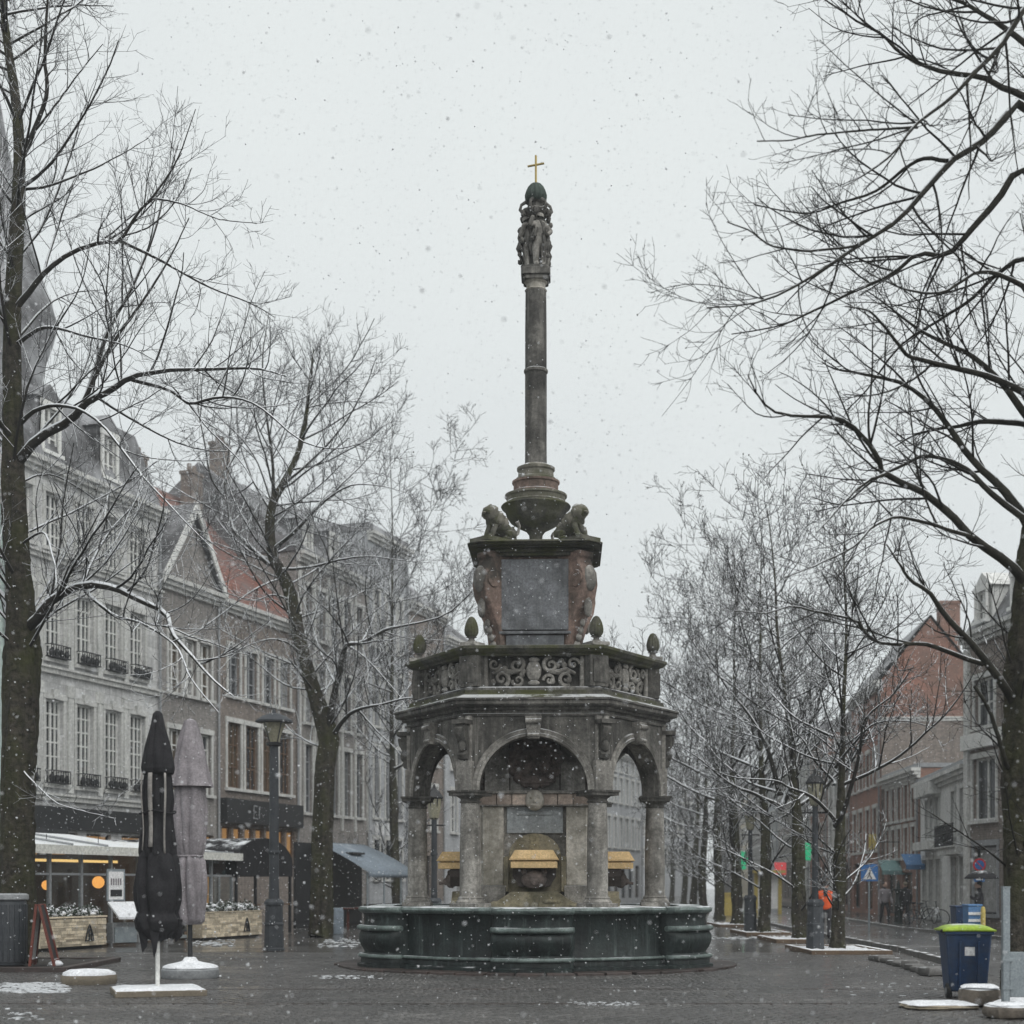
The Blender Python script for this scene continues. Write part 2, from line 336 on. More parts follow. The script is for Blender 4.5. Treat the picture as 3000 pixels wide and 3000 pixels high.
    def mesh(s, name, mat, smooth=None):
        me = bpy.data.meshes.new(name); me.from_pydata(s.v, [], s.f); me.materials.append(MAT[mat] if isinstance(mat, str) else mat)
        if smooth is not None:
            me.shade_smooth()
            if smooth < 180: me.set_sharp_from_angle(angle=R(smooth))
        return me
    def obj(s, name, mat, parent=None, smooth=None, loc=None, rz=None, bevel=0., seg=2):
        o = obj_from_mesh(name, s.mesh(name, mat, smooth), parent, loc, rz)
        if bevel:
            b = o.modifiers.new('bevel', 'BEVEL'); b.width = bevel; b.segments = seg; b.limit_method = 'ANGLE'; b.angle_limit = R(35)
            if smooth is None: o.data.shade_smooth(); o.data.set_sharp_from_angle(angle=R(40))
        return o

def fast_mesh(name, verts, quads, mat, smooth=True):
    me = bpy.data.meshes.new(name)
    n, m, k = len(verts), len(quads), quads.shape[1]
    me.vertices.add(n); me.vertices.foreach_set('co', np.ascontiguousarray(verts, np.float32).ravel())
    me.loops.add(m * k); me.loops.foreach_set('vertex_index', np.ascontiguousarray(quads, np.int32).ravel())
    me.polygons.add(m); me.polygons.foreach_set('loop_start', np.arange(0, m * k, k, dtype=np.int32))
    me.update(calc_edges=True)
    me.materials.append(MAT[mat])
    if smooth: me.shade_smooth()
    return me

def skin_mesh(name, pts, edges, radii, mat, sub=2, root=0):
    """one continuous body grown round a skeleton of joints"""
    me = bpy.data.meshes.new(name); me.from_pydata([tuple(p) for p in pts], edges, []); o = bpy.data.objects.new(name, me); COL.objects.link(o)
    sk = o.modifiers.new('skin', 'SKIN'); sk.use_smooth_shade = True
    if not me.skin_vertices:
        me.attributes  # noqa
        bpy.context.view_layer.objects.active = o
        with bpy.context.temp_override(object=o, active_object=o): bpy.ops.mesh.customdata_skin_add()
    for i, r in enumerate(radii):
        rr = r if isinstance(r, tuple) else (r, r)
        me.skin_vertices[0].data[i].radius = rr
        me.skin_vertices[0].data[i].use_root = (i == root)
    sb = o.modifiers.new('sub', 'SUBSURF'); sb.levels = sub; sb.render_levels = sub
    dg = bpy.context.evaluated_depsgraph_get()
    out = bpy.data.meshes.new_from_object(o.evaluated_get(dg)); out.name = name
    bpy.data.objects.remove(o)
    out.materials.clear(); out.materials.append(MAT[mat]); out.shade_smooth()
    return out
# ------------------------------------------------------------------ ground
def sheet(name, poly, z, mat, kind='structure', label=None, cat=None):
    m = MB(); m.add([(x, y, z) for x, y in poly], [tuple(range(len(poly)))])
    return tag(m.obj(name, mat), label, cat, kind=kind)
plaza = sheet('ground', [(-350, -60), (350, -60), (350, 500), (-350, 500)], -.012, 'paving', label='wet dark stone paving of the long market square', cat='ground')
KERB = [(7.6, 10), (8.25, 22), (8.95, 31), (9.6, 38), (9.9, 52), (11.2, 75), (13.6, 105), (17, 150), (22, 200)]
FAR = [(15.6, 10), (15.0, 40), (14.2, 55), (15.2, 68), (17.0, 85), (19.6, 112), (24, 160), (28, 200)]
road = sheet('road', KERB + FAR[::-1], -.006, 'asphalt', label='wet grey asphalt street beside the row of trees', cat='road')

def setts():
    """individual stone setts of the foreground, uneven in height and tilt"""
    g = np.random.default_rng(3)
    rows = []; y = 17.0
    while y < 37:
        d = g.uniform(.125, .15); rows.append((y, d)); y += d + .012
    V = []
    for i, (y, d) in enumerate(rows):
        xs = np.arange(-15, 12, .205) + (i % 2) * .1 + g.uniform(-.03, .03)
        lim = 7.75 + (y - 10) * .057
        xs = xs[xs < lim - .25]
        w = g.uniform(.17, .193, len(xs))
        h = g.normal(.004, .0013, len(xs)); tx = g.normal(0, .005, len(xs)); ty = g.normal(0, .004, len(xs))
        bev = .012
        c = []
        for (fx, fy, top) in ((0, 0, 0), (1, 0, 0), (1, 1, 0), (0, 1, 0), (0, 0, 1), (1, 0, 1), (1, 1, 1), (0, 1, 1)):
            X = xs + np.where(fx, w - bev * top, bev * top); Y = np.full(len(xs), y + (d - bev * top if fy else bev * top))
            Z = np.full(len(xs), -.02) if not top else h + tx * (fx - .5) * .2 + ty * (fy - .5) * .15
            c.append(np.stack([X, Y, Z], 1))
        V.append(np.stack(c, 1))
    V = np.concatenate(V); n = len(V)
    q = np.array([(4, 5, 6, 7), (0, 1, 5, 4), (1, 2, 6, 5), (2, 3, 7, 6), (3, 0, 4, 7)])
    Q = (q[None] + (np.arange(n) * 8)[:, None, None]).reshape(-1, 4)
    o = obj_from_mesh('paving_setts', fast_mesh('paving_setts', V.reshape(-1, 3), Q, 'sett', False), plaza)
    o['kind'] = 'stuff'
setts()
def slabs(name, pts, w, h, mat, seed, parent, off=0.):
    """a line of kerb stones, each its own piece"""
    g = random.Random(seed); acc = 0
    for (x0, y0), (x1, y1) in zip(pts[:-1], pts[1:]):
        L = math.hypot(x1 - x0, y1 - y0); a = math.atan2(y1 - y0, x1 - x0); s = 0
        while s < L - .3:
            l = min(g.uniform(.85, 1.1), L - s)
            m = MB(); m.box(.01, l - .01, -w / 2, w / 2, -.05, h + g.uniform(-.01, .01))
            m.obj(name, mat, parent, bevel=.015, loc=(x0 + math.cos(a) * s, y0 + math.sin(a) * s, 0), rz=a + g.uniform(-.01, .01)); s += l
drain = tag(empty('drainage_channel', (0, 0, 0)), 'dark stone drainage channels running across the wet square', 'channel', kind='structure')
g = random.Random(31)
for yy in (21.15, 24.1):
    x = -14.5
    while x < 7.6:
        l = g.uniform(.9, 1.3); m = MB(); m.box(x, x + l - .01, yy - .03, yy + .03, -.02, .007 + g.uniform(-.002, .002)); m.obj('channel_stone', 'step_stone', drain); x += l
kerb_root = tag(empty('kerb', (0, 0, 0)), 'grey stone kerb between the square and the street', 'kerb', kind='structure')
slabs('kerb_stone', KERB[2:6], .16, .1, 'kerb', 5, kerb_root)
far_walk = sheet('pavement', FAR + [(60, 200), (60, 10)], .09, 'paving', label='wet pavement in front of the shops across the street', cat='pavement')
slabs('kerb_stone', [(p[0] - .08, p[1]) for p in FAR[1:5]], .16, .1, 'kerb', 6, kerb_root)

# ------------------------------------------------------------------ the fountain monument
DC = 31.6; FX = gx(1570, DC)
FT = tag(empty('fountain', (FX, DC, 0), R(-2.0)), 'old stone fountain with arcaded canopy and tall column topped by statues and a cross', 'fountain')
HEX = [R(-60 + 60 * k) for k in range(6)]     # vertices; faces sit between them

# stepped ring of dark stones on the ground
g = random.Random(4)
n = 46
for k in range(n):
    a0 = 2 * math.pi * k / n; a1 = 2 * math.pi * (k + 1) / n - .012; r1 = 4.1 + g.uniform(-.05, .05)
    m = MB(); m.prism_z([(3.5 * math.cos(a0), 3.5 * math.sin(a0)), (r1 * math.cos(a0), r1 * math.sin(a0)), (r1 * math.cos(a1), r1 * math.sin(a1)), (3.5 * math.cos(a1), 3.5 * math.sin(a1))], -.02, .045 + g.uniform(-.006, .006))
    m.obj('step_stone', 'step_stone', FT, bevel=.012)

def loft(angs, prof, plan, closed_sec=False):
    """prof: list of (offset, z); plan(a) -> radius. The section is swept over angs"""
    m = MB(); np_ = len(prof); v = []; f = []
    for a in angs:
        for off, z in prof: r = plan(a) + off; v.append((r * math.cos(a), r * math.sin(a), z))
    for i in range(len(angs) - 1):
        for j in range(np_ - (0 if closed_sec else 1)):
            j2 = (j + 1) % np_; f.append((i * np_ + j, (i + 1) * np_ + j, (i + 1) * np_ + j2, i * np_ + j2))
    if closed_sec:
        f.append(tuple(range(np_))); b = (len(angs) - 1) * np_; f.append(tuple(b + j for j in range(np_ - 1, -1, -1)))
    return m.add(v, f)
LW = R(12.8)
def lobe_plan(c):
    def p(a):
        t = min(1, abs(a - c) / LW); return 3.3 + .30 * math.sqrt(max(0, 1 - t ** 2.6)) + .02
    return p
flat_plan = lambda a: 3.27
bowl_prof = [(.2, 0.), (.2, .10), (.13, .12), (.13, .2), (.05, .33), (.12, .44), (.17, .56), (.17, .66), (.12, .74), (.08, .77), (.07, .85), (.045, .98), (.07, 1.06), (.1, 1.09)]
flat_prof = [(.2, 0.), (.2, .10), (.1, .12), (.1, .2), (.02, .33), (.02, 1.02), (.06, 1.09)]
def inset(prof): return prof + [(-.35, prof[-1][1]), (-.35, prof[0][1])]
def ring_prof(o, z, r):  # round moulding
    return [(o + r * math.cos(t), z + r * .75 * math.sin(t)) for t in [2 * math.pi * k / 10 for k in range(10)]]
rim_prof = [(-.34, 1.09), (.12, 1.09), (.17, 1.12), (.185, 1.16), (.165, 1.2), (.12, 1.215), (-.34, 1.215)]
for k in range(6):
    c = R(-90 + 60 * k)
    angs = [c - LW + 2 * LW * i / 28 for i in range(29)]
    b = loft(angs, inset(bowl_prof), lobe_plan(c), True).obj('basin_bowl', 'bronze', FT, smooth=40)
    loft(angs, ring_prof(.14, .8, .075), lobe_plan(c), True).obj('bowl_lip', 'bronze_lip', b, smooth=60)
    loft(angs, ring_prof(.13, .255, .06), lobe_plan(c), True).obj('base_moulding', 'bronze_lip', b, smooth=60)
    loft(angs, rim_prof, lobe_plan(c), True).obj('basin_rim', 'bronze_lip', FT, smooth=40)
    c2 = c + R(30); hw = R(30) - LW
    angs = [c2 - hw + 2 * hw * i / 16 for i in range(17)]
    b = loft(angs, inset(flat_prof), flat_plan, True).obj('basin_panel', 'bronze', FT, smooth=40)
    loft(angs, ring_prof(.1, .255, .045), flat_plan, True).obj('base_moulding', 'bronze_lip', b, smooth=60)
    loft(angs, rim_prof, flat_plan, True).obj('basin_rim', 'bronze_lip', FT, smooth=40)
m = MB(); m.lathe([(2.97, 1.04), (2.0, 1.04)], 60, cap=False); m.obj('water', 'water', FT)
m = MB(); m.lathe([(2.72, .7), (2.72, 1.17), (2.68, 1.2), (1.0, 1.205)], 6, a0=0, cap=False); m.obj('platform', 'stone_mid', FT)

# columns
def column_mesh():
    base = MB(); base.box(-.29, .29, -.29, .29, 1.2, 1.28); base.lathe([(.28, 1.28), (.285, 1.31), (.25, 1.345), (.235, 1.36), (.245, 1.385), (.22, 1.41)], 24)
    shaft = MB(); shaft.lathe([(.215, 1.41), (.205, 1.45), (.205, 1.9), (.2, 2.5), (.185, 3.1), (.178, 3.2)], 28)
    cap = MB(); cap.lathe([(.178, 3.2), (.205, 3.21), (.205, 3.235), (.185, 3.25), (.185, 3.28), (.23, 3.31), (.27, 3.34)], 24); cap.box(-.3, .3, -.3, .3, 3.34, 3.4); cap.box(-.32, .32, -.32, .32, 3.402, 3.44)
    return base.mesh('base', 'stone_mid', 35), shaft.mesh('column_shaft', 'stone_mid', 40), cap.mesh('capital', 'stone_dark', 35)
cb, cs, cc = column_mesh()
RC = 2.44
for a in HEX:
    p = (RC * math.cos(a), RC * math.sin(a), 0)
    s = obj_from_mesh('column', cs, FT, p, a); obj_from_mesh('column_base', cb, s); obj_from_mesh('capital', cc, s)

# arch walls, one per face
ap = RC * math.cos(R(30))
AR = 1.04; ZS = 3.44; ZT = 4.86; TH = .19
def arch_face():
    m = MB(); N_ = 24
    def side(y, hw):
        pts_in = [(-AR * math.cos(math.pi * i / N_), ZS + AR * math.sin(math.pi * i / N_)) for i in range(N_ + 1)]
        return [(x, y, z) for x, z in pts_in], [(-hw, y, ZS)] + [(-hw + 2 * hw * i / N_, y, ZT) for i in range(N_ + 1)] + [(hw, y, ZS)]
    ho = (ap + TH) * math.tan(R(30)); hi = (ap - TH) * math.tan(R(30))
    for y, hw, flip in ((-TH, ho, 0), (TH, hi, 1)):
        inn, out = side(y, hw); base = len(m.v); m.v += inn + out; n0 = len(inn)
        fs = [(0, n0, n0 + 1)] if False else []
        fs.append((0, n0 + 1, n0)); 
        for i in range(N_): fs.append((i, i + 1, n0 + 2 + i, n0 + 1 + i))
        fs.append((N_, n0 + N_ + 2, n0 + N_ + 1))
        m.f += [tuple(base + j for j in (f if flip else f[::-1])) for f in fs]
    n1 = 2 * (N_ + 1) + 2
    for i in range(N_): m.f.append((i, i + 1, n1 + i + 1, n1 + i))          # intrados
    m.f.append((N_ + 1, 0, n1, n1 + N_ + 1)); m.f.append((N_, n1 - 1, 2 * n1 - 1, n1 + N_))
    return m
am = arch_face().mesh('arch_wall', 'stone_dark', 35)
av = MB()
N_ = 24
sec = [(AR - .005, -.03), (AR - .005, -.075), (AR + .05, -.085), (AR + .06, -.06), (AR + .13, -.07), (AR + .15, -.03)]
v = []; f = []
for i in range(N_ + 1):
    t = math.pi * i / N_
    for r, y in sec: v.append((-r * math.cos(t), y - TH + .03, ZS + r * math.sin(t)))
for i in range(N_):
    for j in range(len(sec) - 1): k = len(sec); f.append((i * k + j, i * k + j + 1, (i + 1) * k + j + 1, (i + 1) * k + j))
av.add(v, f); avm = av.mesh('archivolt', 'stone_mid', 30)
ks = MB(); ks.frustum((-.11, .11, -.34, -.15, 4.42), (-.16, .16, -.36, -.15, 4.84)); ks.tube([(-.15, -.36, 4.74), (.15, -.36, 4.74)], .05, 10); ks.tube([(-.11, -.35, 4.48), (.11, -.35, 4.48)], .035, 8)
ksm = ks.mesh('keystone', 'stone_mid', 40)
for k in range(6):
    a = R(-90 + 60 * k)
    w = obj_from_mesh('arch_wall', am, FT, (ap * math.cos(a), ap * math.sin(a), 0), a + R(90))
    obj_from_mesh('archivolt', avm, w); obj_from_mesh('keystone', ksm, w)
# corner brackets over the capitals
bk = MB(); bk.box(-.1, .2, -.17, .17, 3.44, 4.0); bk.box(-.1, .17, -.14, .14, 4.0, 4.86)
bkm = bk.mesh('corner_pier', 'stone_mid', 30)
cn = MB(); cn.prism([(.15, 4.02), (.24, 4.04), (.27, 4.12), (.22, 4.2), (.25, 4.35), (.34, 4.5), (.36, 4.62), (.3, 4.7), (.15, 4.7)], -.1, .1)
cn.ball((.24, 0, 4.28), (.08, .09, .12), 10, 6); cn.box(.1, .38, -.15, .15, 4.7, 4.78)
cnm = cn.mesh('corner_scroll', 'stone_dark', 40)
for a in HEX:
    b = obj_from_mesh('corner_pier', bkm, FT, ((RC + .04) * math.cos(a), (RC + .04) * math.sin(a), 0), a); obj_from_mesh('corner_scroll', cnm, b)

def hexring(name, prof, mat, parent=FT, cap=False, smooth=None, bevel=0.):
    m = MB(); m.lathe(prof, 6, a0=0, cap=cap); return m.obj(name, mat, parent, smooth=smooth, bevel=bevel)
# cornice built from its courses
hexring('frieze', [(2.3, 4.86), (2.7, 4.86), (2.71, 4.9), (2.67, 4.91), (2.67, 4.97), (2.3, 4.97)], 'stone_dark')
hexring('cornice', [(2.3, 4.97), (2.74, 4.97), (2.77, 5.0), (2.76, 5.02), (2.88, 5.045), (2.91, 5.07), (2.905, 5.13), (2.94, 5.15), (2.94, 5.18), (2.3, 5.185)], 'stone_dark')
hexring('cornice_slope', [(2.3, 5.186), (2.92, 5.186), (2.82, 5.22), (2.66, 5.27), (2.62, 5.3), (2.62, 5.36), (2.2, 5.36)], 'stone_moss')
hexring('balustrade_base', [(2.2, 5.361), (2.56, 5.361), (2.56, 5.41), (2.5, 5.44), (2.2, 5.44)], 'stone_dark')
hexring('canopy_ceiling', [(2.4, 4.84), (.3, 4.84)], 'dark_interior')  # dark colour stands in for the shade inside the canopy
hexring('terrace_floor', [(2.4, 5.3), (.3, 5.31)], 'stone_dark')
hexring('balustrade_cap', [(2.2, 6.03), (2.52, 6.03), (2.54, 6.06), (2.62, 6.09), (2.66, 6.13), (2.69, 6.15), (2.69, 6.2), (2.66, 6.215), (2.22, 6.225), (2.2, 6.22)], 'stone_moss')
# posts, carved panels, pine cones
po = MB(); po.box(-.2, .06, -.2, .2, 5.44, 6.03); po.box(-.2, .085, -.14, .14, 5.52, 5.95)
pom = po.mesh('post', 'stone_dark', 30)
def cone_rf(a, z): return 1 + .12 * math.sin(7 * a + z * 45) * math.sin(7 * a - z * 45)
fi = MB(); fi.box(-.19, .19, -.19, .19, 6.222, 6.29); fi.lathe([(.13, 6.29), (.08, 6.32), (.055, 6.36), (.06, 6.38), (.11, 6.4)], 20)
fim = fi.mesh('finial_base', 'stone_mid', 35)
pc = MB(); pc.lathe([(.06, 6.39), (.1, 6.43), (.125, 6.48), (.135, 6.54), (.13, 6.6), (.112, 6.67), (.085, 6.73), (.05, 6.775), (.012, 6.8)], 40, rfun=cone_rf)
pcm = pc.mesh('pine_cone', 'stone_moss', 60)
for a in HEX:
    obj_from_mesh('post', pom, FT, ((RC + .02) * math.cos(a), (RC + .02) * math.sin(a), 0), a)
    f0 = obj_from_mesh('finial', fim, FT, (2.4 * math.cos(a), 2.4 * math.sin(a), 0), a); obj_from_mesh('pine_cone', pcm, f0)
ap2 = 2.36 * math.cos(R(30))
pnl = MB(); pnl.box(-1.0, 1.0, .1, .16, 5.44, 6.03)
pnlm = pnl.mesh('panel_back', 'stone_dark')
def scrolls():
    m = MB(); g = random.Random(9)
    def spiral(cx, cz, r0, turns, sgn, w, a0=0.):
        pts = []; rr = []
        for i in range(26):
            t = i / 25; a = a0 + sgn * turns * 2 * math.pi * t; r = r0 * (1 - .85 * t)
            pts.append((cx + r * math.cos(a), -.0 - .03 * math.sin(math.pi * t), cz + r * math.sin(a))); rr.append(w * (1 - .5 * t))
        m.tube(pts, rr, 7)
    for s in (-1, 1):
        spiral(s * .33, 5.86, .16, 1.4, s, .045, R(90) if s > 0 else R(90)); spiral(s * .62, 5.6, .15, 1.3, -s, .045, R(-60)); spiral(s * .76, 5.88, .12, 1.2, s, .035)
        spiral(s * .3, 5.57, .12, 1.2, -s, .035, R(180)); m.tube([(s * .3, 0, 5.75), (s * .48, -.02, 5.72), (s * .62, 0, 5.78), (s * .8, 0, 5.7)], [.05, .06, .05, .03], 7)
        for q in range(6): m.ball((s * g.uniform(.2, .85), -.01, g.uniform(5.5, 5.97)), (.06, .05, .06), 8, 6, .15)
        m.tube([(s * .93, 0, 5.44), (s * .93, 0, 6.03)], .05, 8)
    m.ball((0, -.02, 5.75), (.15, .06, .2), 14, 10, .04); m.ball((0, -.03, 5.96), (.1, .06, .06), 10, 6, .1); m.ball((0, -.03, 5.52), (.12, .05, .05), 10, 6, .1)
    return m
scm = scrolls().mesh('carved_scroll', 'stone_mid', 50)
for k in range(6):
    a = R(-90 + 60 * k)
    w = obj_from_mesh('balustrade_panel', pnlm, FT, (ap2 * math.cos(a), ap2 * math.sin(a), 0), a + R(90)); obj_from_mesh('carved_scroll', scm, w)

# core block under the canopy
m = MB(); m.box(-1.0, 1.0, -1.0, 1.0, 1.2, 4.84); m.obj('core', 'stone_mid', FT)
for k in range(4):
    a = R(90 * k); rt = Matrix.Rotation(a, 4, 'Z')
    def part(mb, name, mat, parent=FT, smooth=None, bevel=0.): return mb.xf(rt @ Matrix.Translation((0, -.14, 0))).obj(name, mat, parent, smooth=smooth, bevel=bevel)
    for s in (-1, 1):
        m = MB(); m.box(s * .83 - .21, s * .83 + .21, -.985, -.86, 1.62, 3.2); part(m, 'pilaster', 'stone_pale', bevel=.02)
        m = MB(); m.box(s * .83 - .25, s * .83 + .25, -1.02, -.86, 1.2, 1.618); part(m, 'pilaster_base', 'stone_mid', bevel=.015)
    m = MB(); m.box(-.56, .56, -.92, -.861, 2.66, 3.19); m.box(-.36, .36, -.945, -.921, 3.02, 3.1); part(m, 'inscription_slab', 'slate_pale', bevel=.01)
    m = MB(); m.box(-1.12, 1.12, -1.1, -.86, 3.441, 3.5); m.box(-1.08, 1.08, -1.06, -.86, 3.195, 3.219); bc = part(m, 'band_course', 'stone_mid', bevel=.01)
    for q in range(7): m = MB(); m.box(-1.06 + 2.12 * q / 7 + .006, -1.06 + 2.12 * (q + 1) / 7 - .006, -1.03 - .01 * (q % 2), -.86, 3.222, 3.438); part(m, 'band_block', 'stone_band', bc, bevel=.01)
    for q in (-.5, .5): m = MB(); m.box(q - .012, q + .012, -.875, -.861, 3.5, 4.83); part(m, 'core_joint', 'dark_interior')
    m = MB(); m.prism([(-.3, 1.6), (.3, 1.6), (.42, 1.8), (.42, 1.955), (-.42, 1.955), (-.42, 1.8)], -1.6, -.94); part(m, 'spout_shade_block', 'dark_interior')  # solid block coloured dark to stand in for a shaded hollow
    m = MB(); m.ball((0, -1.08, 3.31), (.19, .16, .21), 16, 12, .02); m.ball((-.07, -1.22, 3.36), .035, 8, 6); m.ball((.07, -1.22, 3.36), .035, 8, 6); m.ball((0, -1.25, 3.3), (.035, .05, .05), 8, 6); m.ball((0, -1.21, 3.21), (.08, .04, .03), 8, 6); part(m, 'carved_mask', 'stone_pale', smooth=60)
    # upper dark relief
    m = MB(); m.ball((0, -.9, 4.05), (.4, .12, .36), 16, 12, .12)
    for q in range(16): t = R(q * 22.5); m.ball((.44 * math.cos(t), -.92, 4.08 + .42 * math.sin(t)), (.13, .1, .13), 8, 6, .2)
    m.ball((-.14, -1.0, 4.12), (.12, .06, .2), 10, 8, .15); m.ball((.16, -1.0, 4.05), (.12, .06, .2), 10, 8, .15); m.ball((0, -.98, 3.72), (.3, .08, .1), 10, 8, .2); part(m, 'shield_relief', 'shield', smooth=50)
    # arched niche head with ochre staining
    m = MB(); poly = [(-.52, 1.3)] + [(.52 * -math.cos(math.pi * i / 12), 2.2 + .46 * math.sin(math.pi * i / 12)) for i in range(13)] + [(.52, 1.3)]
    m.prism(poly[::-1], -.93, -.861); part(m, 'niche', 'niche', smooth=30)
    # yellow box over the spout: hipped lid and tray
    m = MB(); m.frustum((-.47, .47, -1.86, -.94, 2.14), (-.37, .37, -1.76, -.94, 2.31)); m.box(-.48, .48, -1.87, -.94, 2.115, 2.139); bx = part(m, 'spout_box', 'yellow', bevel=.008)
    m = MB(); m.box(-.45, .45, -1.84, -.94, 1.96, 2.085); m.box(-.42, .42, -1.8, -.94, 2.086, 2.114); part(m, 'tray', 'yellow', bx, bevel=.008)
    m = MB(); m.ball((0, -1.6, 1.74), (.26, .12, .17), 14, 10, .1); m.ball((0, -1.7, 1.7), (.1, .08, .08), 10, 8); m.tube([(0, -1.7, 1.68), (0, -1.86, 1.66)], .03, 8)
    for q in (-1, 1): m.ball((q * .2, -1.62, 1.88), (.06, .05, .06), 8, 6, .1)
    part(m, 'lion_spout', 'shield', smooth=60)
    m = MB(); m.prism([(-.98, 1.2), (.98, 1.2), (.72, 1.32), (.45, 1.5), (-.45, 1.5), (-.72, 1.32)], -1.55, -.93)
    for q in range(14): m.ball((g.uniform(-.8, .8), -1.5 + g.uniform(-.05, .05), 1.2 + g.uniform(0, .12)), (g.uniform(.08, .18), .08, g.uniform(.05, .1)), 8, 6, .2)
    part(m, 'mossy_ramp', 'niche', bevel=.04)
    for s in (-1, 1): m = MB(); m.box(s * .57 - .05, s * .57 + .05, -1.0, -.86, 1.5, 2.2); part(m, 'niche_jamb', 'niche', bevel=.01)

# upper pedestal with scrolled corner consoles
m = MB(); m.box(-.86, .86, -.86, .86, 5.3, 8.25); m.obj('pedestal_core', 'stone_pink', FT)
for k in range(4):
    rt = Matrix.Rotation(R(90 * k), 4, 'Z')
    m = MB(); m.box(-.7, .7, -.95, -.86, 6.72, 8.14); m.xf(rt).obj('pedestal_panel', 'slate', FT, bevel=.015)
    m = MB(); m.box(-.72, .72, -.97, -.861, 6.64, 6.7); m.box(-.58, .58, -.93, -.861, 5.5, 6.62); m.xf(rt).obj('lower_panel', 'slate', FT, bevel=.01)
    rt = Matrix.Rotation(R(45 + 90 * k), 4, 'Z')
    prof = [(.6, 5.3), (1.2, 5.3), (1.16, 5.7), (1.13, 6.3), (1.2, 6.75), (1.36, 7.1), (1.52, 7.35), (1.58, 7.6), (1.55, 7.85), (1.44, 8.02), (1.4, 8.12), (1.46, 8.18), (1.46, 8.28), (.6, 8.28)]
    c = MB().prism(prof, -.2, .2).xf(rt).obj('corner_console', 'stone_pink', FT, smooth=25, bevel=.03)
    m = MB(); m.ball((1.54, 0, 7.72), (.1, .17, .26), 14, 10, .03); m.ball((1.5, 0, 7.15), (.07, .1, .2), 10, 8, .05)
    for q in range(5): m.ball((1.14 + .05 * q, 0, 6.3 + .14 * q), (.05, .1 - .01 * q, .08), 8, 6)
    m.xf(rt).obj('cartouche', 'stone_mid', c, smooth=60)
    m = MB(); m.lathe([(.16, -.23), (.17, -.2), (.17, .2), (.16, .23)], 20); m.xf(rt @ Matrix.Translation((1.36, 0, 7.72)) @ Matrix.Rotation(R(90), 4, 'X')); m.obj('volute', 'stone_pink', c, smooth=40)
def chamfer_sq(h, c): return [(-h + c, -h), (h - c, -h), (h, -h + c), (h, h - c), (h - c, h), (-h + c, h), (-h, h - c), (-h, -h + c)]
def sq_stack(name, courses, mat):
    m = MB()
    for h, c, z0, z1 in courses: m.prism_z(chamfer_sq(h, c), z0, z1)
    return m.obj(name, mat, FT, bevel=.012)
sq_stack('pedestal_cornice', [(1.0, .3, 8.2, 8.26), (1.07, .3, 8.262, 8.3), (1.04, .3, 8.302, 8.34), (1.17, .27, 8.342, 8.37), (1.3, .25, 8.372, 8.4), (1.345, .25, 8.402, 8.435), (1.24, .3, 8.437, 8.47)], 'stone_moss')
# lions at the four corners
def lion():
    P = [(0, 0, .42), (.16, 0, .5), (.3, 0, .62), (-.16, 0, .28), (-.3, 0, .22), (.38, 0, .74), (.5, 0, .72), (.6, 0, .68),
         (.3, .1, .42), (.4, .1, .2), (.45, .1, .06), (.58, .1, .05), (.3, -.1, .42), (.4, -.1, .2), (.45, -.1, .06), (.58, -.1, .05),
         (-.2, .16, .2), (.02, .19, .22), (-.1, .19, .06), (.14, .19, .05), (-.2, -.16, .2), (.02, -.19, .22), (-.1, -.19, .06), (.14, -.19, .05)]
    E = [(0, 1), (1, 2), (0, 3), (3, 4), (2, 5), (5, 6), (6, 7), (2, 8), (8, 9), (9, 10), (10, 11), (2, 12), (12, 13), (13, 14), (14, 15), (4, 16), (16, 17), (17, 18), (18, 19), (4, 20), (20, 21), (21, 22), (22, 23)]
    r = [.19, .2, .19, .19, .16, .18, .15, .1, .08, .065, .06, .055, .08, .065, .06, .055, .1, .1, .07, .06, .1, .1, .07, .06]
    return skin_mesh('lion', P, E, r, 'stone_moss', 2)
lm = lion()
mane = MB(); mane.ball((.38, 0, .74), (.19, .22, .22), 14, 10, .12); mane.ball((.36, .1, .86), .05, 8, 6); mane.ball((.36, -.1, .86), .05, 8, 6)
mane.ball((.53, .08, .77), .03, 8, 6); mane.ball((.53, -.08, .77), .03, 8, 6); mane.ball((.6, 0, .71), (.05, .06, .035), 8, 6); mane.ball((.2, 0, .58), (.2, .24, .24), 14, 10, .12); mane.ball((.05, 0, .5), (.2, .22, .2), 14, 10, .1)
mnm = mane.mesh('mane', 'stone_lion', 60)
tl = MB(); tl.tube([(-.38, 0, .2), (-.5, .05, .3), (-.5, .1, .5), (-.4, .12, .6)], [.05, .04, .035, .05], 8); tlm = tl.mesh('tail', 'stone_mid', 60)
pl = MB(); pl.box(-.42, .66, -.27, .27, 8.47, 8.55); plm = pl.mesh('lion_plinth', 'stone_moss')
for k in range(4):
    a = R(45 + 90 * k)
    l = obj_from_mesh('lion', lm, FT, (.95 * math.cos(a), .95 * math.sin(a), 8.55), a); l.scale = (.8, .9, .72); obj_from_mesh('mane', mnm, l); obj_from_mesh('tail', tlm, l)
    obj_from_mesh('lion_plinth', plm, FT, (.92 * math.cos(a), .92 * math.sin(a), 0), a)
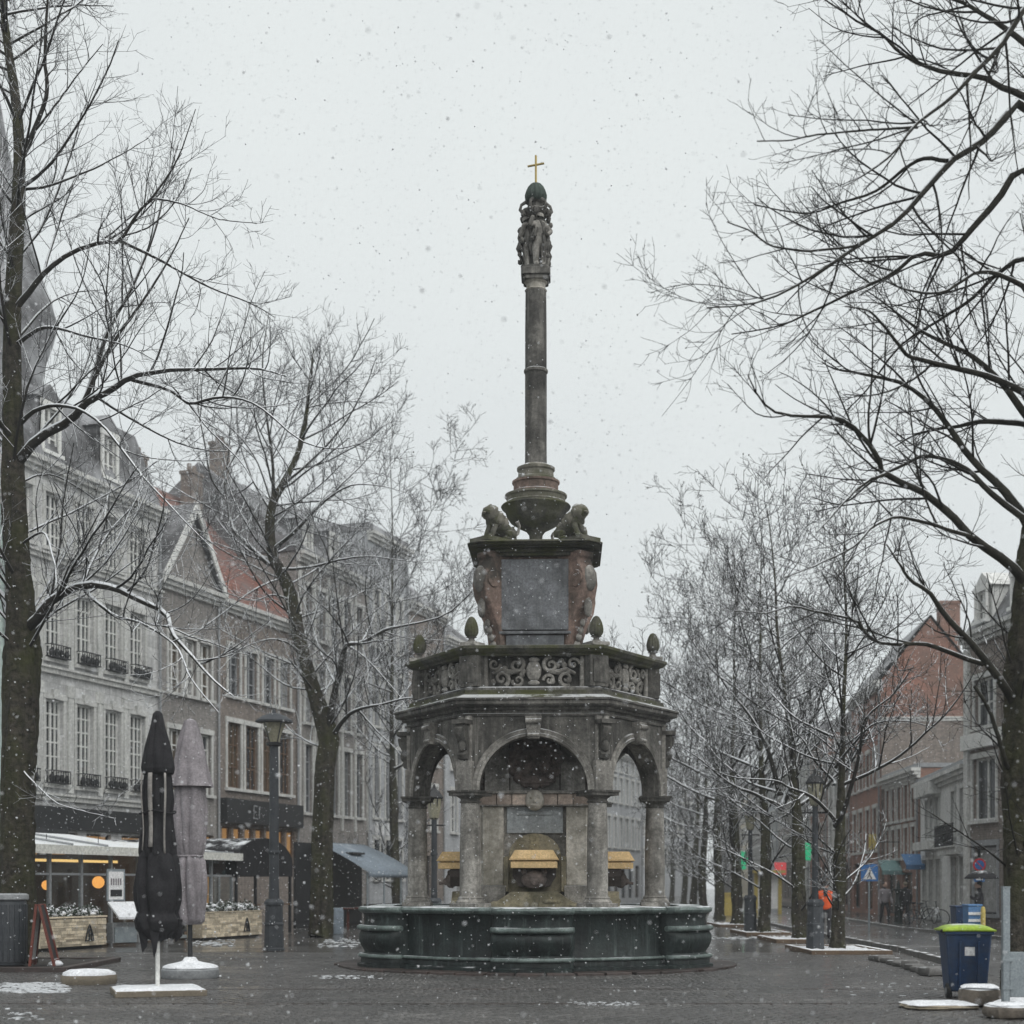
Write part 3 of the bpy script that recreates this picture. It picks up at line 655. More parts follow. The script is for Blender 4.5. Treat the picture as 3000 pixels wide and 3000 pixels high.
# bowl and stepped drum
m = MB(); m.lathe([(.34, 8.47), (.32, 8.53), (.16, 8.58), (.13, 8.7), (.14, 8.82), (.2, 8.9), (.36, 8.98), (.52, 9.08), (.6, 9.2), (.63, 9.3), (.7, 9.36), (.72, 9.4), (.7, 9.43), (.3, 9.44)], 36); m.obj('bowl', 'stone_moss', FT, smooth=40)
for nm, pr, mt in (('drum', [(.62, 9.44), (.635, 9.47), (.6, 9.5), (.61, 9.58), (.64, 9.6), (.64, 9.64), (.45, 9.66)], 'stone_lion'), ('drum', [(.5, 9.66), (.5, 9.7), (.46, 9.72), (.46, 9.86), (.49, 9.88), (.49, 9.92), (.36, 9.94)], 'stone_pink'), ('drum', [(.41, 9.94), (.41, 9.98), (.37, 10.0), (.36, 10.12), (.39, 10.15), (.39, 10.2), (.3, 10.24), (.25, 10.27)], 'stone_lion')):
    m = MB(); m.lathe(pr, 32); m.obj(nm, mt, FT, smooth=30)
# the tall column
m = MB(); m.lathe([(.235, 10.27), (.225, 10.31), (.222, 10.6), (.224, 12.15)], 28); m.obj('tall_shaft', 'stone_dark', FT, smooth=40)
m = MB(); m.lathe([(.226, 12.15), (.245, 12.165), (.25, 12.19), (.245, 12.22), (.222, 12.235)], 28); m.obj('shaft_ring', 'stone_mid', FT, smooth=40)
m = MB(); m.lathe([(.222, 12.235), (.222, 13.0), (.214, 13.83)], 28); m.obj('tall_shaft', 'stone_dark', FT, smooth=40)
m = MB(); m.lathe([(.214, 13.83), (.23, 13.85), (.2, 13.88), (.195, 13.98), (.24, 14.02)], 28); m.obj('shaft_neck', 'stone_pale', FT, smooth=35)
m = MB(); m.prism_z(chamfer_sq(.26, .05), 14.02, 14.1); m.prism_z(chamfer_sq(.3, .05), 14.102, 14.25); m.prism_z(chamfer_sq(.27, .05), 14.252, 14.3); m.obj('column_capital', 'stone_dark', FT, bevel=.012)
# three stone figures carrying a dish
def figure(k):
    u = (0, .12, -.1)[k]
    P = [(0, 0, .52), (.02, .0, .68), (0, .02, .84), (0, .02, .95), (u * .3, .06, 1.03), (u * .4, .08, 1.1),
         (.11, .02, .88), (.24, .06, .8 + u), (.17, .12, 1.0), (-.11, .02, .88), (-.25, .07, .74 - u), (-.12, .15, .62),
         (.08, .02, .45), (.11, .1, .26), (.08, .03, .04), (.08, .13, .02), (-.08, .02, .45), (-.1, .04, .24), (-.09, 0, .04), (-.09, .09, .02)]
    E = [(0, 1), (1, 2), (2, 3), (3, 4), (4, 5), (2, 6), (6, 7), (7, 8), (2, 9), (9, 10), (10, 11), (0, 12), (12, 13), (13, 14), (14, 15), (0, 16), (16, 17), (17, 18), (18, 19)]
    r = [.125, .09, .115, .05, .085, .075, .06, .05, .045, .06, .05, .045, .09, .075, .05, .04, .09, .07, .05, .04]
    return skin_mesh('stone_figure', P, E, r, 'stone_mid', 2)
for k in range(3):
    g = random.Random(20 + k); a = R(-65 + 120 * k)
    q = obj_from_mesh('stone_figure', figure(k), FT, (.15 * math.cos(a), .15 * math.sin(a), 14.3), a - R(90)); q.scale = (1, 1, .98)
    dr = MB()
    for i in range(11):
        t = R(g.uniform(-20, 200)); z0 = g.uniform(.45, .9); r0 = g.uniform(.1, .15); dz = g.uniform(.25, .5); tw_ = g.uniform(-.6, .6)
        dr.tube([(r0 * math.cos(t), .03 + r0 * math.sin(t), z0), ((r0 + .05) * math.cos(t + tw_ * .5), .04 + (r0 + .04) * math.sin(t + tw_ * .5), z0 - dz * .5), ((r0 + .02) * math.cos(t + tw_), .03 + r0 * math.sin(t + tw_), z0 - dz)], [.025, g.uniform(.03, .055), .02], 6)
    for i in range(6): t = R(g.uniform(0, 180)); dr.ball((.2 * math.cos(t), .05 + .14 * math.sin(t), g.uniform(.1, 1.0)), (g.uniform(.03, .07), .05, g.uniform(.04, .09)), 8, 6, .2)
    dr.obj('drapery', 'stone_dark', q, smooth=60)
m = MB(); m.lathe([(.15, 14.3), (.14, 14.7), (.1, 15.2), (.16, 15.36), (.27, 15.4), (.3, 15.46), (.27, 15.49), (.17, 15.5), (.15, 15.62), (.2, 15.66)], 20, rfun=lambda a, z: 1 + .06 * math.sin(7 * a)); m.obj('dish', 'stone_dark', FT, smooth=50)
m = MB()
for k in range(6): a = R(60 * k + 10); m.tube([(.24 * math.cos(a), .24 * math.sin(a), 15.42), (.33 * math.cos(a), .33 * math.sin(a), 15.5), (.3 * math.cos(a), .3 * math.sin(a), 15.6), (.18 * math.cos(a), .18 * math.sin(a), 15.68)], [.05, .035, .03, .04], 7); m.ball((.31 * math.cos(a + .4), .31 * math.sin(a + .4), 15.38), (.05, .05, .08), 8, 6, .2)
m.obj('dish_handle', 'stone_dark', FT, smooth=60)
m = MB(); m.lathe([(.14, 15.64), (.2, 15.7), (.215, 15.8), (.2, 15.9), (.16, 15.98), (.1, 16.04), (.03, 16.07)], 44, rfun=lambda a, z: 1 + .13 * math.sin(7 * a + z * 38) * math.sin(7 * a - z * 38)); m.obj('top_pine_cone', 'verdigris', FT, smooth=60)
m = MB(); m.tube([(0, 0, 16.05), (0, 0, 16.64)], .022, 8); m.tube([(-.17, .03, 16.43), (.17, -.03, 16.46)], .022, 8); m.obj('cross', 'gilt', FT, smooth=60)
# ------------------------------------------------------------------ bare trees
def norm(a): return a / np.maximum(np.linalg.norm(a, axis=-1, keepdims=True), 1e-9)
def resample(pts, rad, K):
    """smooth Catmull-Rom resampling of a hand-drawn limb"""
    p = np.asarray(pts, float); r = np.asarray(rad, float); n = len(p)
    s = np.linspace(0, n - 1, K); i = np.minimum(s.astype(int), n - 2); t = (s - i)[:, None]
    P = np.vstack([2 * p[0] - p[1], p, 2 * p[-1] - p[-2]])
    a, b, c, d = P[i], P[i + 1], P[i + 2], P[i + 3]
    q = .5 * ((2 * b) + (-a + c) * t + (2 * a - 5 * b + 4 * c - d) * t ** 2 + (-a + 3 * b - 3 * c + d) * t ** 3)
    return q, np.interp(s, np.arange(n), r)
def tubes(P, Rd, sides):
    """P (N,K,3), Rd (N,K) -> verts, quads"""
    N, K, _ = P.shape
    T = np.empty_like(P); T[:, 1:-1] = P[:, 2:] - P[:, :-2]; T[:, 0] = P[:, 1] - P[:, 0]; T[:, -1] = P[:, -1] - P[:, -2]; T = norm(T)
    mean = norm(P[:, -1] - P[:, 0]); ref = np.where(np.abs(mean[:, 2:3]) > .8, np.array([[1., 0, 0]]), np.array([[0, 0, 1.]]))
    E1 = norm(np.cross(T, ref[:, None])); E2 = np.cross(E1, T)
    a = np.arange(sides) * 2 * np.pi / sides + .4
    V = P[:, :, None] + Rd[:, :, None, None] * (E1[:, :, None] * np.cos(a)[:, None] + E2[:, :, None] * np.sin(a)[:, None])
    idx = np.arange(N * K * sides).reshape(N, K, sides); nx = np.roll(idx, -1, 2)
    Q = np.stack([idx[:, :-1], nx[:, :-1], nx[:, 1:], idx[:, 1:]], -1).reshape(-1, 4)
    return V.reshape(-1, 3), Q
def spawn(P, Rd, g, dens, lmin, lmax, ratio, ang, K, rk, rmin, up, wig, u0, droop=0., maxr=.6):
    """children along every parent, all of a level at once"""
    N, Kp, _ = P.shape
    seg = np.linalg.norm(np.diff(P, axis=1), axis=2); L = seg.sum(1)
    cnt = np.floor(L * (1 - u0) * dens + g.random(N)).astype(int)
    par = np.repeat(np.arange(N), cnt); n = len(par)
    u = u0 + (1 - u0) * g.random(n) ** .85
    s = u * (Kp - 1); i = np.minimum(s.astype(int), Kp - 2); t = (s - i)[:, None]
    p0 = P[par, i] * (1 - t) + P[par, i + 1] * t; tan = norm(P[par, i + 1] - P[par, i])
    pr = Rd[par, i] * (1 - t[:, 0]) + Rd[par, i + 1] * t[:, 0]
    rv = norm(g.normal(size=(n, 3))); rv[:, 2] += up * .6
    perp = norm(rv - (rv * tan).sum(1, keepdims=True) * tan)
    an = np.radians(g.uniform(ang[0], ang[1], n))[:, None]
    d = norm(np.cos(an) * tan + np.sin(an) * perp)
    ln = np.clip(L[par] * ratio * (1.15 - .75 * u) * g.uniform(.6, 1.3, n), lmin, lmax)
    step = (ln / (K - 1))[:, None]
    pts = [p0]; bend = g.normal(size=(n, 3)) * .09
    for k in range(K - 1):
        d = norm(d + bend * .5 + g.normal(size=(n, 3)) * wig + np.array([0, 0, up * .16 - droop * .1])); pts.append(pts[-1] + d * step)
    C = np.stack(pts, 1)
    r0 = np.maximum(np.minimum(pr * maxr, ln * rk + rmin), rmin)
    tap = np.linspace(1, .35, K)[None]
    return C, np.maximum(r0[:, None] * tap, rmin * .7)
def make_tree(name, label, base, limbs, seed, levels, group=None, twig='twig', trunk_sides=12, limb_sides=7, trunk_n=1):
    """limbs: list of (points, radii); the first trunk_n are the trunk"""
    g = np.random.default_rng(seed)
    base = np.array(base, float)
    root = tag(empty(name, tuple(base)), label, 'tree', group)
    K0 = 22
    LP = [resample(p, r, K0) for p, r in limbs]
    P0 = np.stack([a for a, b in LP]); R0 = np.stack([b for a, b in LP])
    P0 = P0 + np.concatenate([np.zeros((len(LP), 1, 3)), np.cumsum(g.normal(size=(len(LP), K0 - 1, 3)) * .012 * R0[:, 1:, None] ** .2, 1)], 1)
    P0 -= base
    # trunk with slightly lumpy section and root flare
    KT = 150; TS = 44
    Pt, Rt = resample(P0[0], R0[0], KT); v, q = tubes(Pt[None], Rt[None], TS)
    a = np.tile(np.arange(TS) * 2 * np.pi / TS, KT); zz = np.repeat(np.linspace(0, 1, KT), TS); ph = g.random(6) * 6.28
    lump = .07 * np.sin(3 * a + ph[0] + 9 * zz) + .05 * np.sin(5 * a + ph[1] - 14 * zz) + .035 * np.sin(8 * a + ph[2] + 60 * zz) + g.normal(0, .03, len(a)) + .05 * np.sin(2 * a + 31 * zz + ph[3]) - .09 * np.abs(np.sin(7 * a + 1.2 * np.sin(55 * zz + ph[4]) + .8 * np.sin(3 * a + 23 * zz))) ** .5
    for kz, ka in zip(g.uniform(.1, .45, 7), g.uniform(0, 6.28, 7)): lump += g.uniform(.1, .25) * np.exp(-((zz - kz) / .012) ** 2 - (np.minimum(np.abs(a - ka), 6.283 - np.abs(a - ka)) / .35) ** 2)
    ctr = np.repeat(Pt, TS, 0); v = ctr + (v - ctr) * (1 + lump)[:, None]
    obj_from_mesh('trunk', fast_mesh('trunk', v, q, 'bark'), root)
    V = []; Q = []; off = 0
    def put(P, Rr, s):
        nonlocal off
        v, q = tubes(P, Rr, s); V.append(v); Q.append(q + off); off += len(v)
    if len(LP) > trunk_n:
        v, q = tubes(P0[trunk_n:], R0[trunk_n:], limb_sides + 1)
        obj_from_mesh('limbs', fast_mesh('limbs', v, q, twig + '_limb' if twig + '_limb' in MAT else twig), root)
    cur = (P0, R0); allp = []; rmin_ = levels[-1]['rmin']
    for li, lv in enumerate(levels):
        kw = dict(lv); sides = kw.pop('sides', 3); also = kw.pop('also', None)
        P, Rr = spawn(cur[0], cur[1], g, **kw)
        if also is not None and li >= 2:
            P2, R2 = spawn(allp[li - 2][0], allp[li - 2][1], g, **{**kw, 'dens': kw['dens'] * also})
            if P2.shape[1] == P.shape[1]: P = np.concatenate([P, P2]); Rr = np.concatenate([Rr, R2])
        put(P, Rr, sides); allp.append((P, Rr)); cur = (P, Rr)
    tip = cur[0][:, -1]; pick = g.choice(len(tip), min(160, len(tip)), replace=False); sb = MB()
    for c_ in tip[pick]: sb.ball(tuple(c_), (g.uniform(.6, 1.3) * rmin_ * 2.6, rmin_ * 2.6, g.uniform(.8, 1.6) * rmin_ * 2.6), 6, 4, .2)
    o = sb.obj('dry_seed_clusters', 'bark', root); o['kind'] = 'stuff'
    obj_from_mesh('crown', fast_mesh('crown', np.concatenate(V), np.concatenate(Q), twig), root)
    return root
def LV(den2, den3, den4, l2, l3, l4, rmin, up=.5, s2=5, a=(35, 65), wg=.075):
    return [dict(dens=den2, lmin=l2[0], lmax=l2[1], ratio=.42, ang=a, K=9, rk=.0085, rmin=rmin * 1.3, up=up, wig=wg, u0=.18, sides=s2),
            dict(dens=den3, lmin=l3[0], lmax=l3[1], ratio=.42, ang=(30, 65), K=6, rk=.0052, rmin=rmin * 1.1, up=up, wig=wg, u0=.15, sides=4),
            dict(dens=den4, lmin=l4[0], lmax=l4[1], ratio=.45, ang=(28, 60), K=4, rk=.003, rmin=rmin, up=up * .8, wig=wg, u0=.1, sides=3)]
LK = 1.0
def limb(D, pts, r0, r1, d0=0., d1=0.):
    """photo polyline -> limb whose distance drifts from D+d0 to D+d1"""
    n = len(pts); out = []
    for i, (x, y) in enumerate(pts):
        t = i / (n - 1); out.append(tuple(A(x, y, D + d0 + (d1 - d0) * t)))
    return out, [LK * r0 + (max(LK * r1, .008) - LK * r0) * (i / (n - 1)) ** .8 for i in range(n)]

# --- big tree at the left edge
LK = .62
D1 = 31.0
b1 = A(45, HY + F * EYE / D1, D1)
t1 = [([tuple(A(x, y, D1)) for x, y in ((42, 2829), (45, 2790), (48, 2500), (55, 2200), (62, 1950), (62, 1830), (60, 1690), (50, 1500), (45, 1290), (40, 1000), (50, 700), (62, 450), (40, 230), (15, 60), (5, -150))],
       [.46, .4, .37, .36, .36, .34, .27, .24, .22, .18, .15, .12, .09, .07, .04])]
L = lambda p, r0, r1, d0, d1: t1.append(limb(D1, p, r0, r1, d0, d1))
L([(62, 1850), (110, 1810), (150, 1760), (240, 1715), (330, 1725), (400, 1760), (480, 1800), (500, 1860), (560, 1930), (620, 2000), (680, 2050)], .2, .025, 0, -2.5)
L([(240, 1718), (270, 1640), (320, 1560), (390, 1480), (430, 1400)], .07, .015, -.6, 1.)
L([(240, 1722), (330, 1800), (420, 1830), (520, 1900), (560, 1990), (640, 2090)], .07, .015, -.6, -3.)
L([(62, 1870), (20, 1800), (0, 1740), (-70, 1680), (-180, 1560)], .18, .08, 0, 1.)
L([(47, 1360), (103, 1290), (207, 1222), (248, 1176), (310, 1145), (383, 1103), (492, 1083), (620, 1079), (745, 1077), (830, 1100)], .19, .025, 0, -2.)
L([(248, 1178), (310, 985), (380, 850), (440, 709), (480, 560), (520, 430)], .09, .015, -.5, 1.)
L([(240, 1185), (330, 1000), (420, 880), (500, 760), (560, 640)], .08, .015, -.5, -1.)
L([(388, 1112), (492, 1140), (554, 1181), (621, 1166), (699, 1166), (776, 1202), (880, 1290), (983, 1316), (1060, 1300)], .075, .012, -.9, -3.)
L([(554, 1181), (600, 1240), (690, 1340), (760, 1440)], .04, .012, -1.3, -2.)
L([(45, 905), (90, 850), (130, 800), (200, 740), (300, 705), (350, 700), (400, 620), (440, 580), (500, 500), (530, 440), (570, 320)], .12, .012, 0, -1.)
L([(345, 702), (480, 770), (600, 840), (730, 890), (800, 930)], .06, .012, -.5, 1.)
L([(440, 582), (540, 600), (650, 640), (760, 655)], .04, .01, -.6, -2.)
L([(45, 560), (150, 545), (260, 500), (360, 450), (430, 410)], .06, .01, 0, 1.)
L([(60, 470), (100, 390), (140, 280), (135, 180), (145, 20), (150, -120)], .1, .03, 0, -.8)
L([(20, 190), (100, 130), (200, 40), (240, -40)], .06, .02, 0, 1.)
L([(60, 430), (150, 330), (230, 220), (300, 130)], .05, .012, 0, -1.)
L([(45, 1010), (130, 960), (250, 985), (360, 1010), (460, 1060)], .08, .012, 0, -2.)
L([(48, 1250), (110, 1200), (200, 1190), (300, 1240), (420, 1390), (520, 1500), (640, 1620)], .09, .012, 0, -3.)
L([(48, 1300), (10, 1240), (-40, 1180), (-120, 1060)], .1, .04, 0, -1.)
L([(50, 1420), (110, 1390), (180, 1400), (300, 1480), (400, 1580)], .05, .012, 0, 2.)
L([(55, 1600), (130, 1560), (160, 1640), (165, 1720)], .05, .012, 0, -2.)
L([(70, 2260), (120, 2310), (170, 2350), (260, 2380), (340, 2400)], .03, .008, -.2, -2.)
L([(42, 1000), (130, 900), (210, 860), (300, 850)], .06, .012, 0, 2.)
tree_L1 = make_tree('bare_tree', 'massive mossy tree at the left edge whose snowy limbs spread over the grey facade', b1, t1, 11,
                    LV(3.0, 5.4, 6.2, (.8, 3.6), (.4, 1.5), (.18, .7), .0046), 'bare trees round the square', 'twig')

LK = .7
# --- leaning tree between the lamp post and the fountain
D2 = 47.9
b2 = A(940, HY + F * EYE / D2, D2)
t1 = [([tuple(A(x, y, D2)) for x, y in ((938, 2744), (942, 2700), (946, 2400), (956, 2220), (962, 2150), (930, 2060), (905, 1980), (870, 1850), (850, 1740), (820, 1670), (798, 1620), (791, 1500), (820, 1430), (865, 1340), (890, 1250), (900, 1150), (915, 1020))],
       [.42, .36, .33, .32, .32, .25, .23, .21, .2, .19, .17, .14, .11, .09, .07, .05, .02])]
L = lambda p, r0, r1, d0, d1: t1.append(limb(D2, p, r0, r1, d0, d1))
L([(962, 2160), (975, 2060), (1000, 1960), (1015, 1890), (1060, 1880), (1130, 1840), (1180, 1830), (1300, 1800), (1380, 1730)], .19, .02, 0, -2.)
L([(1018, 1890), (1060, 1920), (1110, 1970), (1170, 2040), (1210, 2110)], .06, .012, 0, -1.)
L([(965, 2170), (1010, 2105), (1050, 2078), (1120, 2065), (1200, 2048), (1270, 2045)], .13, .02, 0, -2.5)
L([(1050, 2080), (1100, 2140), (1160, 2200), (1200, 2260)], .05, .012, -.5, -1.)
L([(790, 1655), (721, 1591), (680, 1545), (666, 1480), (659, 1400), (675, 1354), (726, 1270), (780, 1220), (860, 1150)], .12, .015, 0, 1.5)
L([(666, 1470), (620, 1400), (600, 1300), (580, 1180), (585, 1060)], .06, .012, .6, -1.)
L([(800, 1610), (866, 1554), (912, 1507), (959, 1461), (1029, 1419), (1110, 1420), (1190, 1440)], .1, .012, 0, -2.)
L([(912, 1507), (1000, 1420), (1090, 1330), (1150, 1230)], .06, .012, -.4, 1.)
L([(818, 1668), (912, 1661), (1006, 1638), (1090, 1629), (1192, 1643), (1280, 1650)], .08, .012, 0, -2.5)
L([(890, 1920), (840, 1880), (780, 1872), (700, 1900), (640, 1960)], .07, .012, 0, -2.)
L([(855, 1760), (800, 1745), (740, 1760), (640, 1730), (560, 1690)], .06, .012, 0, -2.)
L([(791, 1490), (740, 1400), (700, 1280), (690, 1150), (670, 1030)], .08, .015, 0, 1.5)
L([(800, 1470), (800, 1350), (780, 1200), (770, 1050), (790, 900)], .09, .015, 0, .5)
L([(830, 1420), (930, 1330), (1010, 1240), (1070, 1130), (1100, 1050)], .07, .012, 0, -1.5)
L([(868, 1340), (900, 1200), (960, 1080), (1000, 980)], .05, .012, 0, 1.)
L([(800, 1480), (740, 1330), (640, 1220), (560, 1130), (510, 1020)], .06, .012, 0, 1.)
tree_L2 = make_tree('bare_tree', 'leaning mossy tree forking above the lamp post, just left of the fountain', b2, t1, 12,
                    LV(2.8, 5.4, 6.0, (.9, 3.6), (.45, 1.6), (.22, .75), .0066, up=.3, a=(40, 80)), 'bare trees round the square', 'twig')

# --- trees grown from a rule
def rule_tree(px, D, height, r, seed, label, fork=.3, lean=(0, 0), spread=.3, nl=11, dens=(2.3, 4.4, 4.8), rmin=.009, twig='twig_row', extra=None, lmax=3.2):
    g = random.Random(seed); bx, by = gx(px, D), D
    zs = [0, .02, .12, .25, .4, .55, .7, .85, 1.0]; pts = []; rr = []
    wx = wy = 0
    for z in zs:
        wx += g.uniform(-.12, .12) * (z > .1); wy += g.uniform(-.12, .12) * (z > .1)
        pts.append((bx + wx + lean[0] * z * height, by + wy + lean[1] * z * height, z * height)); rr.append(r * (1.35 if z == 0 else 1.1 if z < .05 else ((1 - z) ** .8 if z <= fork else (1 - fork) ** .8 * .62 * ((1 - z) / (1 - fork)) ** 1.2) + .04))
    limbs = [(pts, rr)]
    for k in range(nl):
        t = fork + (.93 - fork) * (k + g.uniform(-.3, .3)) / nl; t = max(fork, min(.95, t))
        z = t * height; i = max(j for j in range(len(zs)) if zs[j] <= t); f = (t - zs[i]) / (zs[min(i + 1, 8)] - zs[i] + 1e-6); i2 = min(i + 1, 8)
        p = [pts[i][q] * (1 - f) + pts[i2][q] * f for q in range(3)]; r0 = (rr[i] * (1 - f) + rr[i2] * f) * g.uniform(.45, .65)
        az = k * 2.4 + g.uniform(-.5, .5); ln = height * spread * (1.25 - .75 * t) * g.uniform(.8, 1.2)
        rise = g.uniform(.2, .55) + .5 * t if k % 3 else g.uniform(.9, 1.5); ln *= 1 if k % 3 else .85; q = [tuple(p)]; cur = list(p)
        for s in range(6):
            e = s / 5; cur[0] += math.cos(az) * ln / 6 * (1.15 - .4 * e) + g.uniform(-.08, .08); cur[1] += math.sin(az) * ln / 6 * (1.15 - .4 * e) + g.uniform(-.08, .08); cur[2] += ln / 6 * rise * (.6 + .8 * e) + g.uniform(-.06, .06); q.append(tuple(cur))
        limbs.append((q, [r0 * (1 - .88 * s / 6) for s in range(7)]))
    for e in extra or []: limbs.append(e)
    return make_tree('bare_tree', label, (bx, by, 0), limbs, seed, LV(*dens, (.7, lmax), (.4, 1.3), (.25, .7), rmin * .92, up=.4, a=(38, 75)), 'bare trees round the square', twig, 10, 6)

rule_tree(1165, 70, 22.0, .23, 31, 'slender tree with a tall upright stem behind the leaning tree', fork=.3, spread=.3, nl=14, rmin=.013)
rule_tree(1318, 96, 22, .2, 32, 'faint far tree whose twigs show left of the red stone pedestal', fork=.3, spread=.28, nl=12, rmin=.017, dens=(1.7, 3.0, 3.2))
# right-hand row
LK = .85
D4 = 38.0
ex = [limb(D4, [(2448, 2412), (2466, 2388), (2497, 2290), (2518, 2207), (2538, 2104), (2621, 2031), (2680, 1950)], .09, .015, 0, -1.5),
      limb(D4, [(2448, 2420), (2440, 2393), (2383, 2331), (2311, 2300), (2269, 2280), (2145, 2269), (2052, 2233)], .075, .01, 0, -2.),
      limb(D4, [(2445, 2300), (2440, 2285), (2383, 2222), (2352, 2165), (2280, 2100), (2220, 2040)], .06, .01, 0, 1.),
      limb(D4, [(2446, 2250), (2500, 2180), (2560, 2120), (2650, 2110), (2740, 2130)], .05, .01, 0, -1.),
      limb(D4, [(2444, 2160), (2331, 2103), (2269, 2041), (2200, 1960)], .05, .01, 0, 1.)]
rule_tree(2455, D4, 11.2, .17, 41, 'young slim tree in a timber-edged pit beside the street lamp', fork=.36, spread=.36, nl=10, rmin=.0075, extra=ex, dens=(2.8, 5.0, 5.5), lmax=2.4)
D5 = 45.0
ex = [limb(D5, [(2290, 2370), (2274, 2352), (2207, 2321), (2140, 2295), (2060, 2230), (1980, 2180)], .1, .012, 0, -2.),
      limb(D5, [(2292, 2360), (2330, 2250), (2350, 2150), (2400, 2050), (2420, 1900)], .12, .02, 0, 1.5),
      limb(D5, [(2285, 2330), (2250, 2200), (2200, 2100), (2120, 2000), (2060, 1900)], .1, .015, 0, 1.)]
rule_tree(2345, D5, 12.6, .22, 42, 'dark leaning tree second in the row along the street', fork=.3, lean=(-.075, 0), spread=.36, nl=13, rmin=.0085, extra=ex, dens=(2.5, 4.6, 5.0))
rule_tree(2240, 51, 14.0, .2, 43, 'straight greenish trunk third in the row along the street', fork=.34, spread=.36, nl=14, rmin=.0095)
rule_tree(2160, 61, 15.6, .22, 44, 'straight dark tree fourth in the row along the street', fork=.32, spread=.36, nl=14, rmin=.0115)
for i, (px, D, h, lab) in enumerate(((2108, 72, 15.5, 'fifth tree of the row, standing just behind the basin end'), (2062, 86, 15.5, 'sixth and fainter tree of the row along the street'),
                                     (2030, 102, 16, 'seventh tree of the far row beyond the fountain'), (2003, 122, 16.5, 'eighth tree of the far row, right beside the canopy column'),
                                     (1968, 146, 17, 'ninth and faintest tree of the far row, seen against the canopy edge'))):
    rule_tree(px, D, h, .23, 50 + i, lab, fork=.3, spread=.36, nl=12, rmin=.0135 + .003 * i, dens=(2.0, 3.4, 3.6))

# --- big tree at the right edge
LK = .63
D6 = 21.2
b6 = A(2985, HY + F * EYE / D6, D6)
t1 = [([tuple(A(x, y, D6)) for x, y in ((2990, 2940), (2985, 2900), (2982, 2700), (2980, 2400), (2976, 2200), (2978, 2050), (2988, 1850), (3005, 1600), (3040, 1300), (3075, 950), (3105, 550), (3125, 150), (3130, -250))],
       [.33, .28, .25, .24, .24, .23, .19, .15, .12, .1, .08, .06, .03])]
L = lambda p, r0, r1, d0, d1: t1.append(limb(D6, p, r0, r1, d0, d1))
L([(2978, 2080), (2954, 2030), (2896, 1951), (2838, 1878), (2765, 1806), (2722, 1741), (2664, 1697), (2635, 1654), (2600, 1600)], .12, .015, 0, -1.)
L([(2880, 1945), (2780, 1914), (2707, 1889), (2635, 1893), (2562, 1886), (2519, 1849), (2490, 1820), (2381, 1799), (2309, 1784), (2236, 1806), (2140, 1800)], .06, .008, 0, -2.)
L([(3008, 1720), (2985, 1680), (2925, 1625), (2852, 1574), (2780, 1494), (2707, 1436), (2599, 1386), (2577, 1335), (2512, 1255), (2454, 1226), (2367, 1222), (2287, 1215), (2236, 1175), (2200, 1103)], .13, .01, 0, -1.5)
L([(2595, 1387), (2526, 1422), (2475, 1472), (2396, 1556)], .045, .01, -.9, -1.6)
L([(2852, 1575), (2760, 1545), (2640, 1510), (2560, 1540), (2500, 1600), (2400, 1650), (2300, 1690)], .05, .008, -.4, -2.)
L([(3020, 1560), (2990, 1501), (2925, 1422), (2852, 1349), (2794, 1270), (2722, 1175), (2635, 1117), (2526, 1092), (2454, 1081), (2410, 1060)], .13, .012, 0, 1.5)
L([(3015, 1530), (2968, 1494), (2888, 1429), (2838, 1378), (2780, 1346), (2707, 1335), (2635, 1364), (2562, 1400), (2470, 1470), (2380, 1450)], .09, .01, 0, 1.)
L([(3048, 1260), (3000, 1244), (2888, 1240), (2801, 1255), (2700, 1270), (2620, 1310)], .1, .015, 0, 2.)
L([(3055, 1270), (3000, 1211), (2939, 1132), (2852, 1052), (2751, 1005), (2678, 965), (2606, 914), (2520, 850)], .11, .012, 0, 1.)
L([(3065, 1180), (2925, 1117), (2816, 1085), (2707, 1059), (2656, 1038), (2606, 972), (2548, 914), (2480, 900)], .09, .01, 0, -2.)
L([(3110, 420), (2994, 305), (2932, 367), (2870, 424), (2802, 466), (2725, 549), (2642, 637), (2559, 694), (2492, 735), (2404, 797), (2310, 854), (2207, 895), (2080, 906)], .11, .007, 0, -2.)
L([(2559, 694), (2492, 722), (2373, 738), (2285, 732), (2243, 714), (2197, 678), (2129, 652)], .035, .006, -1.1, -2.5)
L([(3095, 640), (3000, 497), (2932, 580), (2854, 673), (2782, 750), (2699, 745), (2621, 807), (2518, 854), (2388, 916), (2285, 958), (2155, 981)], .1, .007, 0, 1.)
L([(3110, 350), (3000, 285), (2932, 259), (2880, 233), (2776, 217), (2699, 192), (2631, 155), (2580, 104), (2518, 67), (2440, 16), (2380, -30)], .09, .01, 0, 1.)
L([(3125, 100), (3060, -20), (3000, 31), (2932, 135), (2854, 223), (2776, 305), (2688, 373), (2621, 455), (2543, 518), (2470, 560)], .09, .01, 0, -2.5)
L([(2688, 373), (2600, 378), (2518, 380), (2383, 396), (2311, 414), (2222, 417)], .03, .006, -1.5, -2.5)
L([(2776, 471), (2709, 466), (2647, 497), (2569, 559), (2466, 595), (2373, 629), (2285, 621), (2207, 606)], .05, .006, -.8, .5)
L([(3120, 250), (3000, 130), (2900, 60), (2800, 10), (2650, -40), (2500, -90)], .09, .015, 0, 1.)
L([(3090, 800), (3000, 760), (2930, 800), (2850, 880), (2750, 950), (2640, 1020), (2540, 1150), (2480, 1210)], .07, .008, 0, 2.5)
L([(3080, 900), (2960, 820), (2860, 800), (2750, 860), (2650, 850), (2540, 800)], .07, .008, 0, -2.)
L([(2990, 1830), (3050, 1700), (3120, 1600)], .12, .06, 0, 1.)
